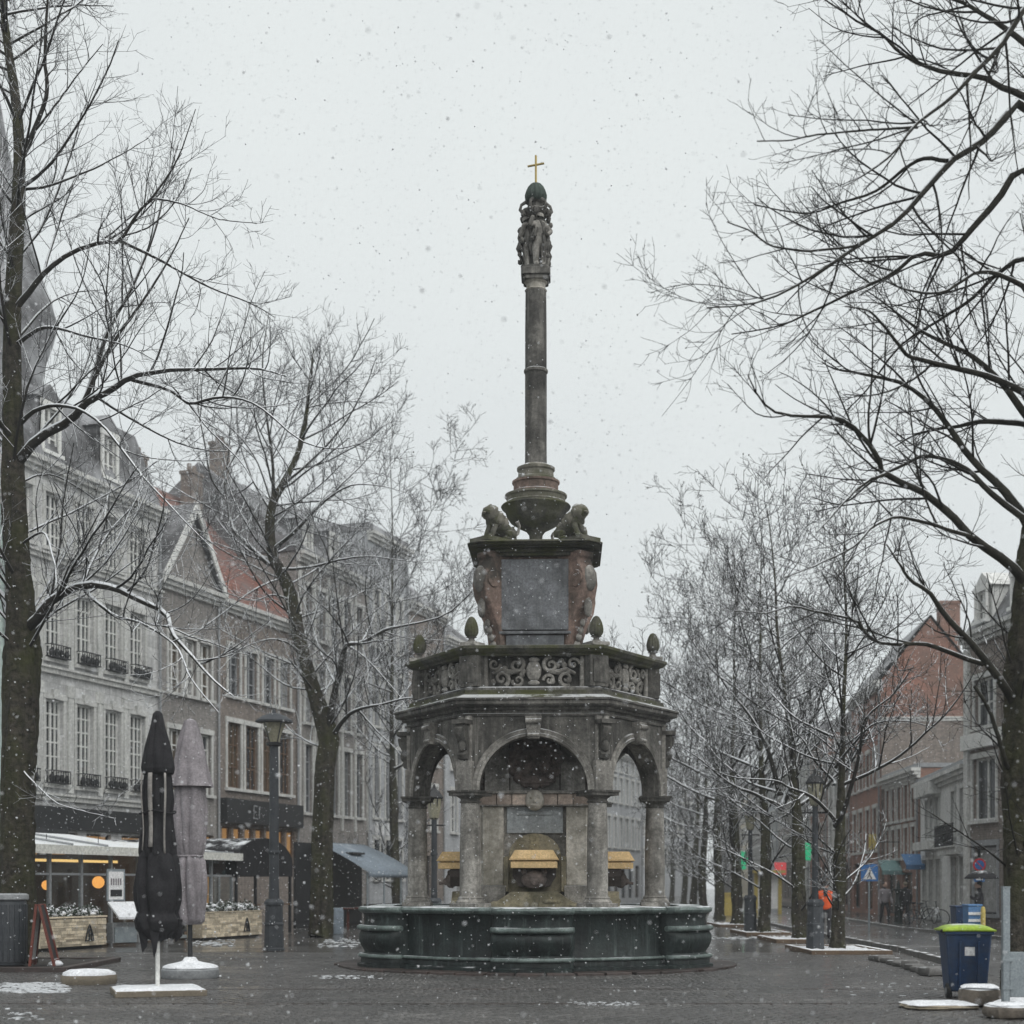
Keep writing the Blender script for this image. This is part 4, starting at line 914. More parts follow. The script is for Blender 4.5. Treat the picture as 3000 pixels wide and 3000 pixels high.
L([(2978, 2270), (2950, 2240), (2930, 2180), (2900, 2080), (2860, 2010)], .06, .04, 0, -.6)
tree_R0 = make_tree('bare_tree', 'big dark tree at the right edge with long arching limbs reaching across the sky', b6, t1, 13,
                    LV(4.2, 6.2, 7.0, (.5, 1.7), (.25, .95), (.14, .45), .0033, up=.25, a=(25, 60), wg=.06), 'bare trees round the square', 'twig_bare')
# ------------------------------------------------------------------ houses
WIN = {}
def win_meshes(w, h, cols, rows, fm, pm, trim, sill, arch):
    key = (round(w, 2), round(h, 2), cols, rows, fm, pm, trim, sill, arch)
    if key in WIN: return WIN[key]
    p = MB(); p.box(-w / 2, w / 2, .19, .21, 0, h)
    f = MB(); b = .07
    f.box(-w / 2, -w / 2 + b, .13, .19, 0, h); f.box(w / 2 - b, w / 2, .13, .19, 0, h); f.box(-w / 2 + b, w / 2 - b, .13, .19, 0, b); f.box(-w / 2 + b, w / 2 - b, .13, .19, h - b, h)
    for c in range(1, cols):
        x = -w / 2 + w * c / cols; t = .05 if (cols % 2 == 0 and c == cols // 2) else .028; f.box(x - t, x + t, .135, .188, b, h - b)
    for r in range(1, rows):
        z = h * r / rows; f.box(-w / 2 + b, w / 2 - b, .14, .186, z - .025, z + .025)
    s = None
    if trim:
        s = MB(); q = .13
        s.box(-w / 2 - q, -w / 2, -.05, .02, 0, h); s.box(w / 2, w / 2 + q, -.05, .02, 0, h); s.box(-w / 2 - q - .03, w / 2 + q + .03, -.07, .02, h, h + .2)
        if sill: s.box(-w / 2 - q - .04, w / 2 + q + .04, -.16, .12, -.12, 0)
        if arch: s.frustum((-.12, .12, -.1, 0, h + .02), (-.17, .17, -.12, 0, h + .34))
        s = s.mesh('surround', trim)
    WIN[key] = (p.mesh('window', pm), f.mesh('frame', fm), s); return WIN[key]
def house(label, org, ang, width, eave, depth, wall, floors, roof=None, trim='limestone_trim', cornice=.3, name='house', extra_side=None):
    root = tag(empty(name, (org[0], org[1], 0), ang), label, 'house')
    fl = sorted(floors, key=lambda f: f['z0'])
    m = MB(); z = 0
    for f in fl:
        if f['z0'] > z: m.box(0, width, 0, .3, z, f['z0'])
        x = 0; w = f['w']
        for c in f['xs']:
            if c - w / 2 > x: m.box(x, c - w / 2, 0, .3, f['z0'], f['z1'])
            x = c + w / 2
        if x < width: m.box(x, width, 0, .3, f['z0'], f['z1'])
        z = f['z1']
    if z < eave: m.box(0, width, 0, .3, z, eave)
    m.box(0, width, .302, depth, 0, eave)
    m.obj('wall', wall, root)
    for f in fl:
        pm, fm, sm = win_meshes(f['w'], f['z1'] - f['z0'], f.get('cols', 2), f.get('rows', 3), f.get('frame', 'white_paint'), f.get('pane', 'glass'), f.get('trim', trim), f.get('sill', True), f.get('arch', False))
        for c in f['xs']:
            if f.get('pane', 'glass') == 'glass':
                pm = win_meshes(f['w'], f['z1'] - f['z0'], f.get('cols', 2), f.get('rows', 3), f.get('frame', 'white_paint'), rnd.choice(('glass', 'glass', 'glass_pale', 'glass_net', 'glass_dim')), f.get('trim', trim), f.get('sill', True), f.get('arch', False))[0]
            o = obj_from_mesh('window', pm, root, (c, 0, f['z0'])); obj_from_mesh('frame', fm, o)
            if sm: obj_from_mesh('surround', sm, o)
            if f.get('rail'):
                k = MB(); w = f['w'] + .1; k.box(-w / 2, w / 2, -.3, -.27, .42, .46); k.box(-w / 2, w / 2, -.3, -.27, 0.02, .06)
                for q in range(9): x = -w / 2 + .02 + (w - .04) * q / 8; k.box(x - .012, x + .012, -.297, -.273, .06, .42)
                for q in range(4): k.ball((-w / 2 + w * (q + .5) / 4, -.22, .18), (.13, .08, .14), 8, 6, .2)
                k.box(-w / 2, -w / 2 + .03, -.27, -.05, .42, .45); k.box(w / 2 - .03, w / 2, -.27, -.05, .42, .45); k.box(-w / 2, w / 2, -.24, -.05, 0.02, .05)
                k.obj('window_rail', 'black_paint', o)
        if f.get('band'): k = MB(); k.box(-.02, width + .02, -.12, .01, f['z0'] - f['band'], f['z0'] - f['band'] + .16); k.box(-.02, width + .02, -.2, .01, f['z0'] - f['band'] + .162, f['z0'] - f['band'] + .24); k.obj('string_course', trim, root)
    if cornice:
        k = MB(); k.box(-.04, width + .04, -.14, .02, eave - .45, eave - .3); k.box(-.06, width + .06, -.28, .02, eave - .298, eave - .14); k.box(-.1, width + .1, -.4, .02, eave - .138, eave + .02); k.obj('cornice', trim, root)
    k = MB(); k.tube([(width - .12, -.1, .1), (width - .12, -.1, eave - .5)], .05, 8); k.obj('downpipe', 'grey_paint', root)
    if roof:
        kind, h, rm = roof[:3]; k = MB(); e = .25
        if kind == 'gable':
            k.add([(-.1, -e, eave + .022), (width + .1, -e, eave + .022), (width + .1, depth / 2, eave + h), (-.1, depth / 2, eave + h), (-.1, depth + e, eave + .022), (width + .1, depth + e, eave + .022)],
                  [(0, 1, 2, 3), (3, 2, 5, 4), (0, 3, 4), (1, 5, 2), (0, 4, 5, 1)])
        elif kind == 'front':
            k.add([(-.2, -.3, eave + .022), (width + .2, -.3, eave + .022), (width / 2, -.3, eave + h), (-.2, depth, eave + .022), (width + .2, depth, eave + .022), (width / 2, depth, eave + h)],
                  [(0, 2, 5, 3), (2, 1, 4, 5), (3, 5, 4), (0, 3, 4, 1)])
            g2 = MB(); g2.prism([(0, eave + .02), (width, eave + .02), (width / 2, eave + h - .25)], -.02, .3); g2.obj('gable', roof[3] if len(roof) > 3 else wall, root)
            vb = MB()
            for s in (-1, 1):
                a = (width / 2, eave + h + .05); b_ = (width / 2 + s * (width / 2 + .2), eave + .05)
                vb.prism([(a[0], a[1]), (b_[0], b_[1]), (b_[0], b_[1] - .35), (a[0], a[1] - .45)][::(1 if s < 0 else -1)], -.36, -.28)
            vb.obj('barge_board', 'white_paint', root)
        elif kind == 'mansard':
            k.frustum((-.05, width + .05, -.1, depth, eave + .022), (.1, width - .1, 1.0, depth - .9, eave + h * .72)); k.frustum((.1, width - .1, 1.0, depth - .9, eave + h * .721), (.6, width - .6, depth * .45, depth * .55, eave + h))
        elif kind == 'hip':
            k.frustum((-.2, width + .2, -.3, depth + .2, eave + .022), (width * .35, width * .65, depth * .42, depth * .5, eave + h))
        elif kind == 'flat':
            k.box(-.05, width + .05, -.1, depth, eave + .022, eave + .022 + h)
        ro = k.obj('roof', rm, root)
        for cx_, cy_, ch in (roof[4] if len(roof) > 4 else []):
            c = MB(); c.box(cx_ - .45, cx_ + .45, cy_ - .3, cy_ + .3, eave, eave + ch); c.box(cx_ - .5, cx_ + .5, cy_ - .35, cy_ + .35, eave + ch, eave + ch + .15)
            for q in (-.22, .22): c.lathe([(.11, eave + ch + .15), (.1, eave + ch + .5)], 10, cx_ + q, cy_)
            c.obj('chimney', 'brick_brown', ro)
    return root
def dormer(root, x, y, z, w=1.3, h=1.9, mat='roof_slate'):
    m = MB(); m.box(x - w / 2, x + w / 2, y, y + 1.6, z, z + h); m.prism([(x - w / 2 - .15, z + h), (x + w / 2 + .15, z + h), (x, z + h + .55)], y - .12, y + 1.7)
    d = m.obj('dormer', mat, root)
    pm, fm, sm = win_meshes(w * .62, h * .78, 2, 3, 'white_paint', 'glass_pale', 'white_paint', True, False)
    o = obj_from_mesh('dormer_window', pm, d, (x, y - .2, z + .15)); obj_from_mesh('frame', fm, d, (x, y - .2, z + .15)); obj_from_mesh('surround', sm, d, (x, y - .13, z + .15))

# left row: facade line
P0 = (-15.25, 52.0); DIR = (.316, .949); ANG = math.atan2(DIR[1], DIR[0])
def tpx(px):
    k = (px - CX) / F; return (k * P0[1] - P0[0]) / (DIR[0] - k * DIR[1])
def lp(t, back=0.): return (P0[0] + DIR[0] * t - DIR[1] * back, P0[1] + DIR[1] * t + DIR[0] * back)
def spread_x(w, n, m=.8): return [m + (w - 2 * m) * (i + .5) / n for i in range(n)]
def FLR(z0, z1, xs, w, **k): return dict(z0=z0, z1=z1, xs=xs, w=w, **k)

tA0, tA1 = tpx(18), tpx(468); wA = tA1 - tA0
xsA = [tpx(p) - tA0 for p in (66, 158, 248, 330, 402)]
hA = house('pale grey stone house with tall white-paned windows above the cafe terrace', lp(tA0), ANG, wA, 15.7, 11, 'limestone_house',
           [FLR(.5, 3.4, [1.2, 3.2, 5.2, 7.4], 1.5, cols=1, rows=1, frame='black_paint', trim=None, pane='warm_window'),
            FLR(5.0, 7.85, xsA, 1.02, pane='glass_dark', cols=4, rows=6, rail=True, arch=True, band=.55), FLR(9.2, 11.6, xsA, 1.02, pane='glass_dark', cols=4, rows=5, rail=True, band=.5),
            FLR(12.9, 14.75, xsA, 1.02, pane='glass_dark', cols=4, rows=4, band=.45)], ('mansard', 4.0, 'roof_slate', None, [(.8, 5, 5.2)]))
for x in (xsA[1], xsA[3]): dormer(hA, x, .25, 16.0)
pil = MB()
for i in range(4): x = (xsA[i] + xsA[i + 1]) / 2; pil.box(x - .16, x + .16, -.09, .01, 4.5, 15.2)
for nm, x in (('pilaster', (xsA[i] + xsA[i + 1]) / 2) for i in range(4)):
    m = MB(); m.box(x - .15, x + .15, -.08, .01, 4.75, 8.4); m.box(x - .15, x + .15, -.08, .01, 8.95, 12.2); m.box(x - .2, x + .2, -.1, .01, 8.0, 8.38); m.obj(nm, 'limestone_trim', hA)
m = MB(); m.box(0, wA, -.16, .01, 3.5, 4.25); m.obj('shop_fascia', 'black_paint', hA)

house('narrow pale green house cut off by the left edge of the picture', lp(tA0 - 7.2), ANG, 7.18, 14.2, 11, 'plaster_green',
      [FLR(4.8, 7.2, spread_x(7.18, 3), 1.0, rows=4), FLR(8.6, 10.8, spread_x(7.18, 3), 1.0, rows=4), FLR(12, 13.6, spread_x(7.18, 3), 1.0, rows=3)], ('gable', 3.5, 'roof_slate'))

tB1 = tpx(640); wB = tB1 - tA1
xsB = spread_x(wB, 3, .5)
hB = house('grey-brown house with a snowy white barge-boarded gable beside the pale stone house', lp(tA1), ANG, wB, 13.3, 9, 'brick_grey',
           [FLR(5.2, 7.6, xsB, .95, cols=2, rows=4), FLR(9.0, 11.2, xsB, .95, cols=2, rows=4), FLR(.4, 3.6, spread_x(wB, 2, .4), 1.9, cols=3, rows=1, frame='wood_brown', trim=None, pane='warm_window')],
           ('front', 3.2, 'roof_slate', 'brick_grey'))
tC1 = tpx(872); wC = tC1 - tB1; xsC = spread_x(wC, 4, .5)
hC = house('brown brick house with stone mullioned windows above a dark shop fascia', lp(tB1), ANG, wC, 13.2, 11, 'brick_brown',
           [FLR(5.6, 8.3, xsC, 1.15, cols=3, rows=3, frame='wood_brown', trim='limestone_trim'), FLR(9.4, 11.4, xsC, 1.0, cols=2, rows=3, frame='grey_paint'),
            FLR(2.3, 4.0, spread_x(wC, 7, .2), .78, cols=1, rows=1, frame='wood_brown', trim=None, pane='warm_window', sill=False)], ('gable', 6.0, 'roof_red', None, [(5.8, 4.6, 6.8), (1.2, 4.6, 6.4)]))
m = MB(); m.box(.1, wC - .1, -.35, .0, 4.15, 5.15); sg = m.obj('shop_fascia', 'black_paint', hC)
m = MB(); m.tube([(2.55, -.4, 4.9), (2.3, -.4, 4.92), (2.25, -.4, 4.7), (2.5, -.4, 4.66), (2.28, -.4, 4.62), (2.25, -.4, 4.4), (2.6, -.4, 4.38)], .03, 6); m.tube([(2.75, -.4, 4.9), (2.75, -.4, 4.4)], .02, 6); m.obj('fascia_emblem', 'grey_paint', sg)
# tall slate roof behind the second house
m = MB(); m.frustum((-4.5, 4.5, -4, 5, 12.0), (-1.2, 1.2, 0, .8, 20.6)); m.box(-4.2, 4.2, -3.7, 4.7, 0, 12.0)
q = lp((tA1 + tB1) / 2 + 1.5, 13); hr = tag(empty('house', (q[0], q[1], 0), ANG), 'tall steep slate roof rising behind the gabled house', 'house')
m = MB(); m.frustum((-4.6, 4.6, -4, 5, 13.0), (-1.3, 1.3, 0, .8, 23.0)); m.obj('roof', 'roof_slate', hr)
m = MB(); m.box(-4.3, 4.3, -3.7, 4.7, 0, 13.0); m.obj('wall', 'brick_brown', hr)
tD1 = tpx(1078); wD = tD1 - tC1; xsD = spread_x(wD, 5, .4)
hD = house('grey stone house front with ranks of tall narrow leaded windows beyond the leaning tree', lp(tC1), ANG, wD, 16.6, 10, 'brick_grey',
           [FLR(4.9, 8.0, xsD, .78, cols=2, rows=4, frame='grey_paint'), FLR(9.0, 11.6, xsD, .78, cols=2, rows=4, frame='grey_paint'), FLR(12.9, 15.2, xsD, .78, cols=2, rows=3, frame='grey_paint'),
            FLR(.4, 3.4, spread_x(wD, 3, .5), 1.8, cols=2, rows=1, frame='black_paint', trim=None)], ('gable', 4.4, 'roof_slate', None, [(1.2, 4.6, 5.4)]))
for x in (1.8, 4.6): dormer(hD, x, .5, 16.9, 1.1, 1.5)
for i in range(6):
    x = .12 + (wD - .24) * i / 5; m = MB(); m.box(x - .07, x + .07, -.1, .01, 4.2, 16.0); m.obj('pilaster', 'limestone_trim', hD)
tE1 = tpx(1192); wE = tE1 - tD1; xsE = spread_x(wE, 3, .3)
hE = house('tall flat-topped stone house with slim windows at the far end of the cafes', lp(tD1), ANG, wE, 19.2, 10, 'plaster_grey',
           [FLR(5.0, 8.6, xsE, .7, cols=1, rows=4, frame='grey_paint'), FLR(9.6, 12.4, xsE, .7, cols=1, rows=4, frame='grey_paint'), FLR(13.6, 16.4, xsE, .7, cols=2, rows=3), FLR(1.9, 3.9, xsE, .7, cols=1, rows=1, frame='black_paint')], ('flat', .4, 'roof_slate'))
for i, x in enumerate((.9, 1.6, 2.3)):
    m = MB(); m.box(x - .1, x + .1, -.14, -.02, 4.15, 4.75); m.obj('letter_stroke', 'sign_white', hE)
for i, x in enumerate(xsE[:2]):
    m = MB(); m.lathe([(.33, -.06), (.33, 0)], 20); m.xf(Matrix.Translation((x + .5, -.02, 3.4)) @ Matrix.Rotation(R(90), 4, 'X')); m.obj('round_window', 'glass', hE)
specs = [(1192, 1300, 'brick_brown', 16.6, ('gable', 4.4, 'roof_slate'), 'brown brick house with white sash windows just left of the canopy'), (1300, 1400, 'plaster_grey', 15.6, ('gable', 4, 'roof_slate'), 'grey rendered house glimpsed beside the stone pedestal'),
         (1400, 1490, 'brick_red', 13.6, ('gable', 3.5, 'roof_slate'), 'red brick house glimpsed through the left arch'), (1490, 1580, 'plaster_cream', 13.2, ('gable', 3.4, 'roof_slate'), 'cream house hidden behind the fountain core'),
         (1580, 1670, 'plaster_grey', 13.0, ('gable', 3.4, 'roof_slate'), 'grey house far behind the fountain core'), (1670, 1770, 'plaster_white', 12.6, ('mansard', 3, 'roof_slate'), 'white house far behind the front columns'),
         (1770, 1880, 'plaster_grey', 12.2, ('mansard', 3, 'roof_slate'), 'blue-grey house seen through the right arch')]
for a, b, wm, ev, rf, lab in specs:
    t0, t1_ = tpx(a), tpx(b); w = t1_ - t0; n = max(2, int(w / 2.0)); xs = spread_x(w, n, .4)
    house(lab, lp(t0), ANG, w, ev, 10, wm, [FLR(4.6, 7.0, xs, .95, rows=3), FLR(8.2, 10.2, xs, .95, rows=3), FLR(11 if ev > 12.9 else 10.7, 12.4 if ev > 12.9 else 11.8, xs, .85, rows=2), FLR(.5, 3.2, spread_x(w, max(1, n - 1), .4), 1.5, cols=1, rows=1, frame='black_paint', trim=None)], rf)

# right row (local x runs towards the camera, so local y points away from the street)
def right_house(label, pn, pf, eave, depth, wall, floors, roof, **k):
    """pn near corner, pf far corner of the facade"""
    a = math.atan2(pn[1] - pf[1], pn[0] - pf[0]); w = math.hypot(pn[0] - pf[0], pn[1] - pf[1])
    return house(label, pf, a, w, eave, depth, wall, floors(w), roof, **k), w, a
rA, w_, a_ = right_house('brick house with large white-framed windows behind the right-hand trunk', (17.45, 46), (16.45, 55.6), 10.6, 9, 'brick_brown',
    lambda w: [FLR(3.9, 6.1, [1.6, 4.6, 7.6], 2.0, cols=2, rows=1, frame='white_paint'), FLR(7.2, 8.9, [1.6, 4.6, 7.6], 1.7, cols=2, rows=2), FLR(.6, 3.0, [1.7, 5, 8], 2.0, cols=1, rows=1, frame='black_paint', trim='grey_paint')], ('mansard', 2.6, 'roof_slate'))
m = MB(); m.box(-.05, w_, -.22, .0, 6.45, 7.0); m.obj('white_fascia', 'white_paint', rA)
m = MB(); m.box(0, .35, -.12, .0, 0, 10.1); m.obj('corner_quoin', 'limestone_trim', rA)
for x in (1.4, 4.4): dormer(rA, x, .1, 10.8, 1.3, 1.3, 'plaster_white')
rB0, w_, a_ = right_house('low white-fronted corner cafe with a bay of narrow windows', (17.0, 57), (18.35, 69), 6.1, 7, 'plaster_white',
    lambda w: [FLR(3.6, 5.3, [2.0, 3.4, 4.8, 8.6, 10.6], .85, cols=1, rows=1), FLR(.3, 2.7, [1.4, 3.2, 5.0, 8.8, 10.8], 1.2, cols=1, rows=1, frame='wood_brown', trim='limestone_trim')], ('flat', .25, 'grey_paint'))
m = MB(); m.box(1.3, 5.5, -.55, 0, 3.1, 3.45); m.box(1.3, 5.5, -.5, 0, 5.4, 5.9); m.obj('bay_moulding', 'limestone_trim', rB0)
m = MB(); m.box(7.6, 11.8, -.5, -.02, 2.78, 3.05); m.box(7.6, 11.8, -.62, -.5, 3.05, 3.1); m.obj('balcony_slab', 'limestone_trim', rB0)
m = MB()
for i in range(24): x = 7.65 + 4.1 * i / 23; m.box(x - .02, x + .02, -.6, -.56, 3.1, 3.9)
m.box(7.6, 11.8, -.61, -.55, 3.9, 3.95); m.obj('balcony_rail', 'black_paint', rB0)
rL, w_, a_ = right_house('low brick house with pale stone window frames between corner cafe and tall gable', (18.4, 69.3), (18.8, 77.6), 6.9, 6, 'brick_red',
    lambda w: [FLR(4.7, 6.3, [1.0, 2.4, 3.8, 5.4, 7.0], .8, cols=1, rows=2), FLR(2.9, 4.3, [1.0, 2.4, 3.8, 5.4, 7.0], .8, cols=1, rows=2), FLR(.2, 2.2, [2.0, 5.6], 2.2, cols=1, rows=1, frame='black_paint', trim=None)], ('flat', .2, 'grey_paint'))
rB, w_, a_ = right_house('tall orange-red brick house whose blank gable end rises over the low houses', (18.75, 78), (19.5, 88.2), 12.0, 4.9, 'brick_orange',
    lambda w: [FLR(3.4, 5.6, [1.4, 3.6, 6.0, 8.4], 1.2, cols=2, rows=2), FLR(6.8, 8.6, [1.4, 3.6, 6.0, 8.4], 1.1, cols=2, rows=2), FLR(.3, 2.8, [2.0, 6.4], 2.2, cols=1, rows=1, frame='black_paint', trim=None)], None)
m = MB(); e = 12.0; dp = 4.9; hh = 3.3
m.add([(-.1, -.3, e), (w_ + .12, -.3, e), (w_ + .12, dp / 2, e + hh), (-.1, dp / 2, e + hh), (-.1, dp + .2, e), (w_ + .12, dp + .2, e)], [(0, 1, 2, 3), (3, 2, 5, 4), (0, 3, 4)]); m.obj('roof', 'roof_slate', rB)
m = MB(); m.add([(w_, 0, e), (w_, dp, e), (w_, dp / 2, e + hh - .15), (w_ - .3, 0, e), (w_ - .3, dp, e), (w_ - .3, dp / 2, e + hh - .15)], [(0, 1, 2), (3, 5, 4), (0, 2, 5, 3), (1, 4, 5, 2)]); m.obj('gable', 'brick_orange', rB)
m = MB(); m.box(w_, w_ + .12, -.05, dp, 9.9, 10.05); m.box(w_, w_ + .18, -.05, dp, 10.052, 10.12); m.obj('gable_ledge', 'limestone_trim', rB)
m = MB(); m.box(w_ + .002, w_ + .08, 0, dp, 0, 9.9); m.obj('gable_lower_wall', 'brick_brown', rB)
m = MB(); m.box(w_ - 1.2, w_ - .3, 3.0, 4.0, e + 1.0, e + 3.9); m.box(w_ - 1.25, w_ - .25, 2.95, 4.05, e + 3.9, e + 4.05); m.obj('chimney', 'brick_red', rB)
m = MB(); m.box(2, w_ - .5, 4.95, 9, 0, 11.4); m.obj('rear_wing', 'brick_brown', rB)
def generic(w, e):
    n = max(2, int(w / 2.3)); xs = spread_x(w, n, .5)
    r = [FLR(3.6, 5.6, xs, 1.0, cols=2, rows=2), FLR(6.6, 8.4, xs, 1.0, cols=2, rows=2), FLR(.4, 2.9, spread_x(w, max(1, n - 1), .4), 1.8, cols=1, rows=1, frame='black_paint', trim=None)]
    if e > 11: r.append(FLR(9.3, 10.7, xs, .9, cols=2, rows=2))
    return r
rr = [(88.4, 93.4, 'brick_red', 10.2, ('gable', 3, 'roof_slate'), 'red brick house with pale stone window frames past the tall gable'), (93.4, 100, 'plaster_white', 9.6, ('gable', 2.8, 'roof_slate'), 'white house with shuttered look beyond the red brick house'),
      (100, 111, 'brick_red', 11.6, ('gable', 3, 'roof_slate'), 'pinkish brick house behind the young slim tree'), (111, 124, 'plaster_white', 11.2, ('mansard', 3, 'roof_slate'), 'pale house behind the person in the orange jacket'),
      (124, 139, 'brick_brown', 12.2, ('gable', 3.4, 'roof_slate'), 'brown house behind the leaning tree of the row'), (139, 156, 'plaster_grey', 12.6, ('gable', 3.4, 'roof_slate'), 'grey house behind the third trunk of the row'),
      (156, 176, 'brick_grey', 13, ('gable', 3.6, 'roof_slate'), 'grey-brown house near the end of the street'), (176, 198, 'plaster_cream', 13, ('gable', 3.6, 'roof_slate'), 'cream house at the end of the street')]
for d0, d1, wm, e, rf, lab in rr:
    xf = lambda d: 19.5 + (d - 88.2) * .09
    right_house(lab, (xf(d0 + .1), d0 + .1), (xf(d1), d1), e, 9, wm, lambda w, e=e: generic(w, e), rf)
for i, (x0, x1, D, e, wm, lab) in enumerate(((16, 25, 203, 12.5, 'plaster_grey', 'grey block closing the street end beyond the row of trees'), (29, 44, 204, 14, 'brick_grey', 'brown block at the head of the street'))):
    house(lab, (x0, D), 0, x1 - x0, e, 10, wm, [FLR(4, 6.4, spread_x(x1 - x0, 5), 1.2), FLR(8, 10.2, spread_x(x1 - x0, 5), 1.2)], ('gable', 4, 'roof_slate'))

# slate-roofed church tower behind the left tree
DT = 78.0; cxT = gx(-22, DT)
tw = tag(empty('church_tower', (cxT, DT, 0)), 'steep bell-shaped slate spire behind the top of the left tree', 'tower')
m = MB(); m.lathe([(2.5, 25.3), (2.5, 27.6), (2.65, 28.4), (3.0, 29.4), (3.2, 30.2), (2.95, 31.2), (2.5, 32.4), (1.95, 34.2), (1.35, 36.4), (.8, 39), (.1, 43)], 16, a0=.1); m.obj('spire', 'roof_slate', tw, smooth=30)
m = MB(); m.lathe([(2.7, 0), (2.7, 24.6), (2.9, 24.8), (2.9, 25.2), (2.5, 25.3)], 8, a0=R(22.5)); m.obj('tower_wall', 'brick_grey', tw)
# ------------------------------------------------------------------ cafe terrace on the left
Q0 = (-11.6, 37.6)
def tq(px): k = (px - CX) / F; return (k * Q0[1] - Q0[0]) / (DIR[0] - k * DIR[1])
def tqy(px, y): k = (px - CX) / F; return (k * (Q0[1] + DIR[0] * y) - Q0[0] + DIR[1] * y) / (DIR[0] - k * DIR[1])
def q2w(x, y, z=0.): return (Q0[0] + DIR[0] * x - DIR[1] * y, Q0[1] + DIR[1] * x + DIR[0] * y, z)
def planter(px0, px1, label, seed):
    x0, x1 = tq(px0), tq(px1); w = x1 - x0; g = random.Random(seed)
    root = tag(empty('planter', q2w(x0, 0), ANG), label, 'planter', 'stone-clad planters of the terrace')
    m = MB(); m.box(.02, w - .02, .02, .5, .06, .78); m.obj('planter_box', 'sand_dark', root)
    m = MB(); m.box(.06, w - .06, .07, .46, 0, .06); m.obj('plinth', 'black_paint', root)
    z = .065
    while z < .76:
        h = g.choice((.055, .075, .09)); x = 0
        while x < w - .02:
            l = min(g.uniform(.16, .42), w - x)
            m = MB(); m.box(x + .004, x + l - .004, -.012 - g.uniform(0, .02), .025, z + .003, min(z + h, .785) - .003); m.obj('cladding_stone', 'sandstone', root); x += l
        z += h
    m = MB(); m.box(0, .02, .0, .5, .06, .78); m.obj('end_panel', 'sandstone', root)
    m = MB(); m.box(-.03, w + .03, -.04, .06, .79, .83); m.box(-.03, w + .03, .46, .54, .79, .83); m.obj('coping', 'sandstone', root)
    # pointed-arch emblem
    xc = w * .72; m = MB(); pts = []
    for i in range(9): t = i / 8; pts.append((xc - .17 + .17 * t ** 1.6, -.05, .18 + .42 * t))
    pts2 = [(2 * xc - p[0], p[1], p[2]) for p in pts[::-1]]
    m.tube(pts + pts2[1:], .022, 6); m.tube([(xc - .17, -.05, .2), (xc + .17, -.05, .2)], .015, 6); m.tube([(xc - .02, -.05, .2), (xc - .02, -.05, .45), (xc + .04, -.05, .5)], .02, 6); m.tube([(xc + .07, -.05, .2), (xc + .06, -.05, .4)], .02, 6); m.obj('arch_emblem', 'black_paint', root)
    V = []; Fq = []
    gg = np.random.default_rng(seed); n = int(620 * w)
    c = np.stack([gg.uniform(.02, w - .02, n), gg.uniform(.05, .46, n), .84 + np.abs(gg.normal(0, .09, n))], 1)
    c[:, 2] += .08 * np.sin(c[:, 0] * 7 + seed)
    a = norm(gg.normal(size=(n, 3))) * gg.uniform(.025, .05, (n, 1)); b = norm(np.cross(a, gg.normal(size=(n, 3)))) * gg.uniform(.015, .03, (n, 1))
    V = np.stack([c - a, c - b, c + a, c + b], 1).reshape(-1, 3); Q = np.arange(n * 4).reshape(-1, 4)
    o = obj_from_mesh('snowy_plants', fast_mesh('snowy_plants', V, Q, 'leaf_snow', False), root); o['kind'] = 'stuff'
    m = MB()
    for i in range(int(9 * w)): m.ball((g.uniform(.1, w - .1), g.uniform(.08, .4), .9 + g.uniform(-.04, .1)), (g.uniform(.05, .12), .09, g.uniform(.03, .06)), 8, 6, .15)
    m.obj('snow_cap', 'snow', root, smooth=60)
    return root
planter(118, 309, 'sandstone planter with snowy plants beside the sloping menu stand', 3)
planter(592, 766, 'sandstone planter with snowy plants beside the lamp post base', 5)

# glass-fronted terrace
xT0, xT1, xT2 = tq(20), tq(478), tq(745)
ter = tag(empty('cafe_terrace', q2w(0, 0), ANG), 'glazed cafe terrace with snowy white awnings behind the planters', 'terrace')
for x0, x1 in ((xT0, xT1), (xT1 + .15, xT2)):
    n = 5 if x0 == xT0 else 4
    for i in range(n + 1):
        x = x0 + (x1 - x0) * i / n; m = MB(); m.box(x - .045, x + .045, .75, .84, 0, 2.5); m.obj('post', 'grey_paint', ter)
        if i < n:
            l = (x1 - x0) / n; m = MB(); m.box(x + .05, x + l - .05, .79, .8, .3, 2.42); m.obj('glass_pane', 'pane_clear', ter)
            m = MB(); m.box(x + .046, x + l - .046, .765, .825, 1.88, 1.94); m.box(x + .046, x + l - .046, .765, .825, .24, .3); m.obj('glazing_bar', 'grey_paint', ter)
    m = MB(); m.box(x0, x1, .72, .88, 2.5, 2.66); m.obj('beam', 'grey_paint', ter)
def awning(x0, x1, ya, za, yb, zb, name='awning', val=.2):
    m = MB(); m.add([(x0, ya, za), (x1, ya, za), (x1, yb, zb), (x0, yb, zb), (x0, ya, za - .04), (x1, ya, za - .04), (x1, yb, zb - .04), (x0, yb, zb - .04)], [(0, 1, 2, 3), (4, 7, 6, 5), (0, 4, 5, 1), (1, 5, 6, 2), (2, 6, 7, 3), (3, 7, 4, 0)])
    o = m.obj(name, 'awning_white', ter)
    m = MB(); m.box(x0, x1, ya - .06, ya - .002, za - val, za + .03); m.obj('valance', 'awning_white', o)
awning(xT0, xT1 + 1.2, .45, 2.62, 3.9, 3.12); awning(xT0, xT1 - .6, 4.0, 3.3, 7.9, 3.95); awning(xT1 + .3, xT2, .45, 2.58, 3.4, 2.95)
m = MB(); m.box(xT0, xT1 + 1.2, 3.92, 4.0, 3.05, 3.28); m.obj('gutter', 'black_paint', ter)
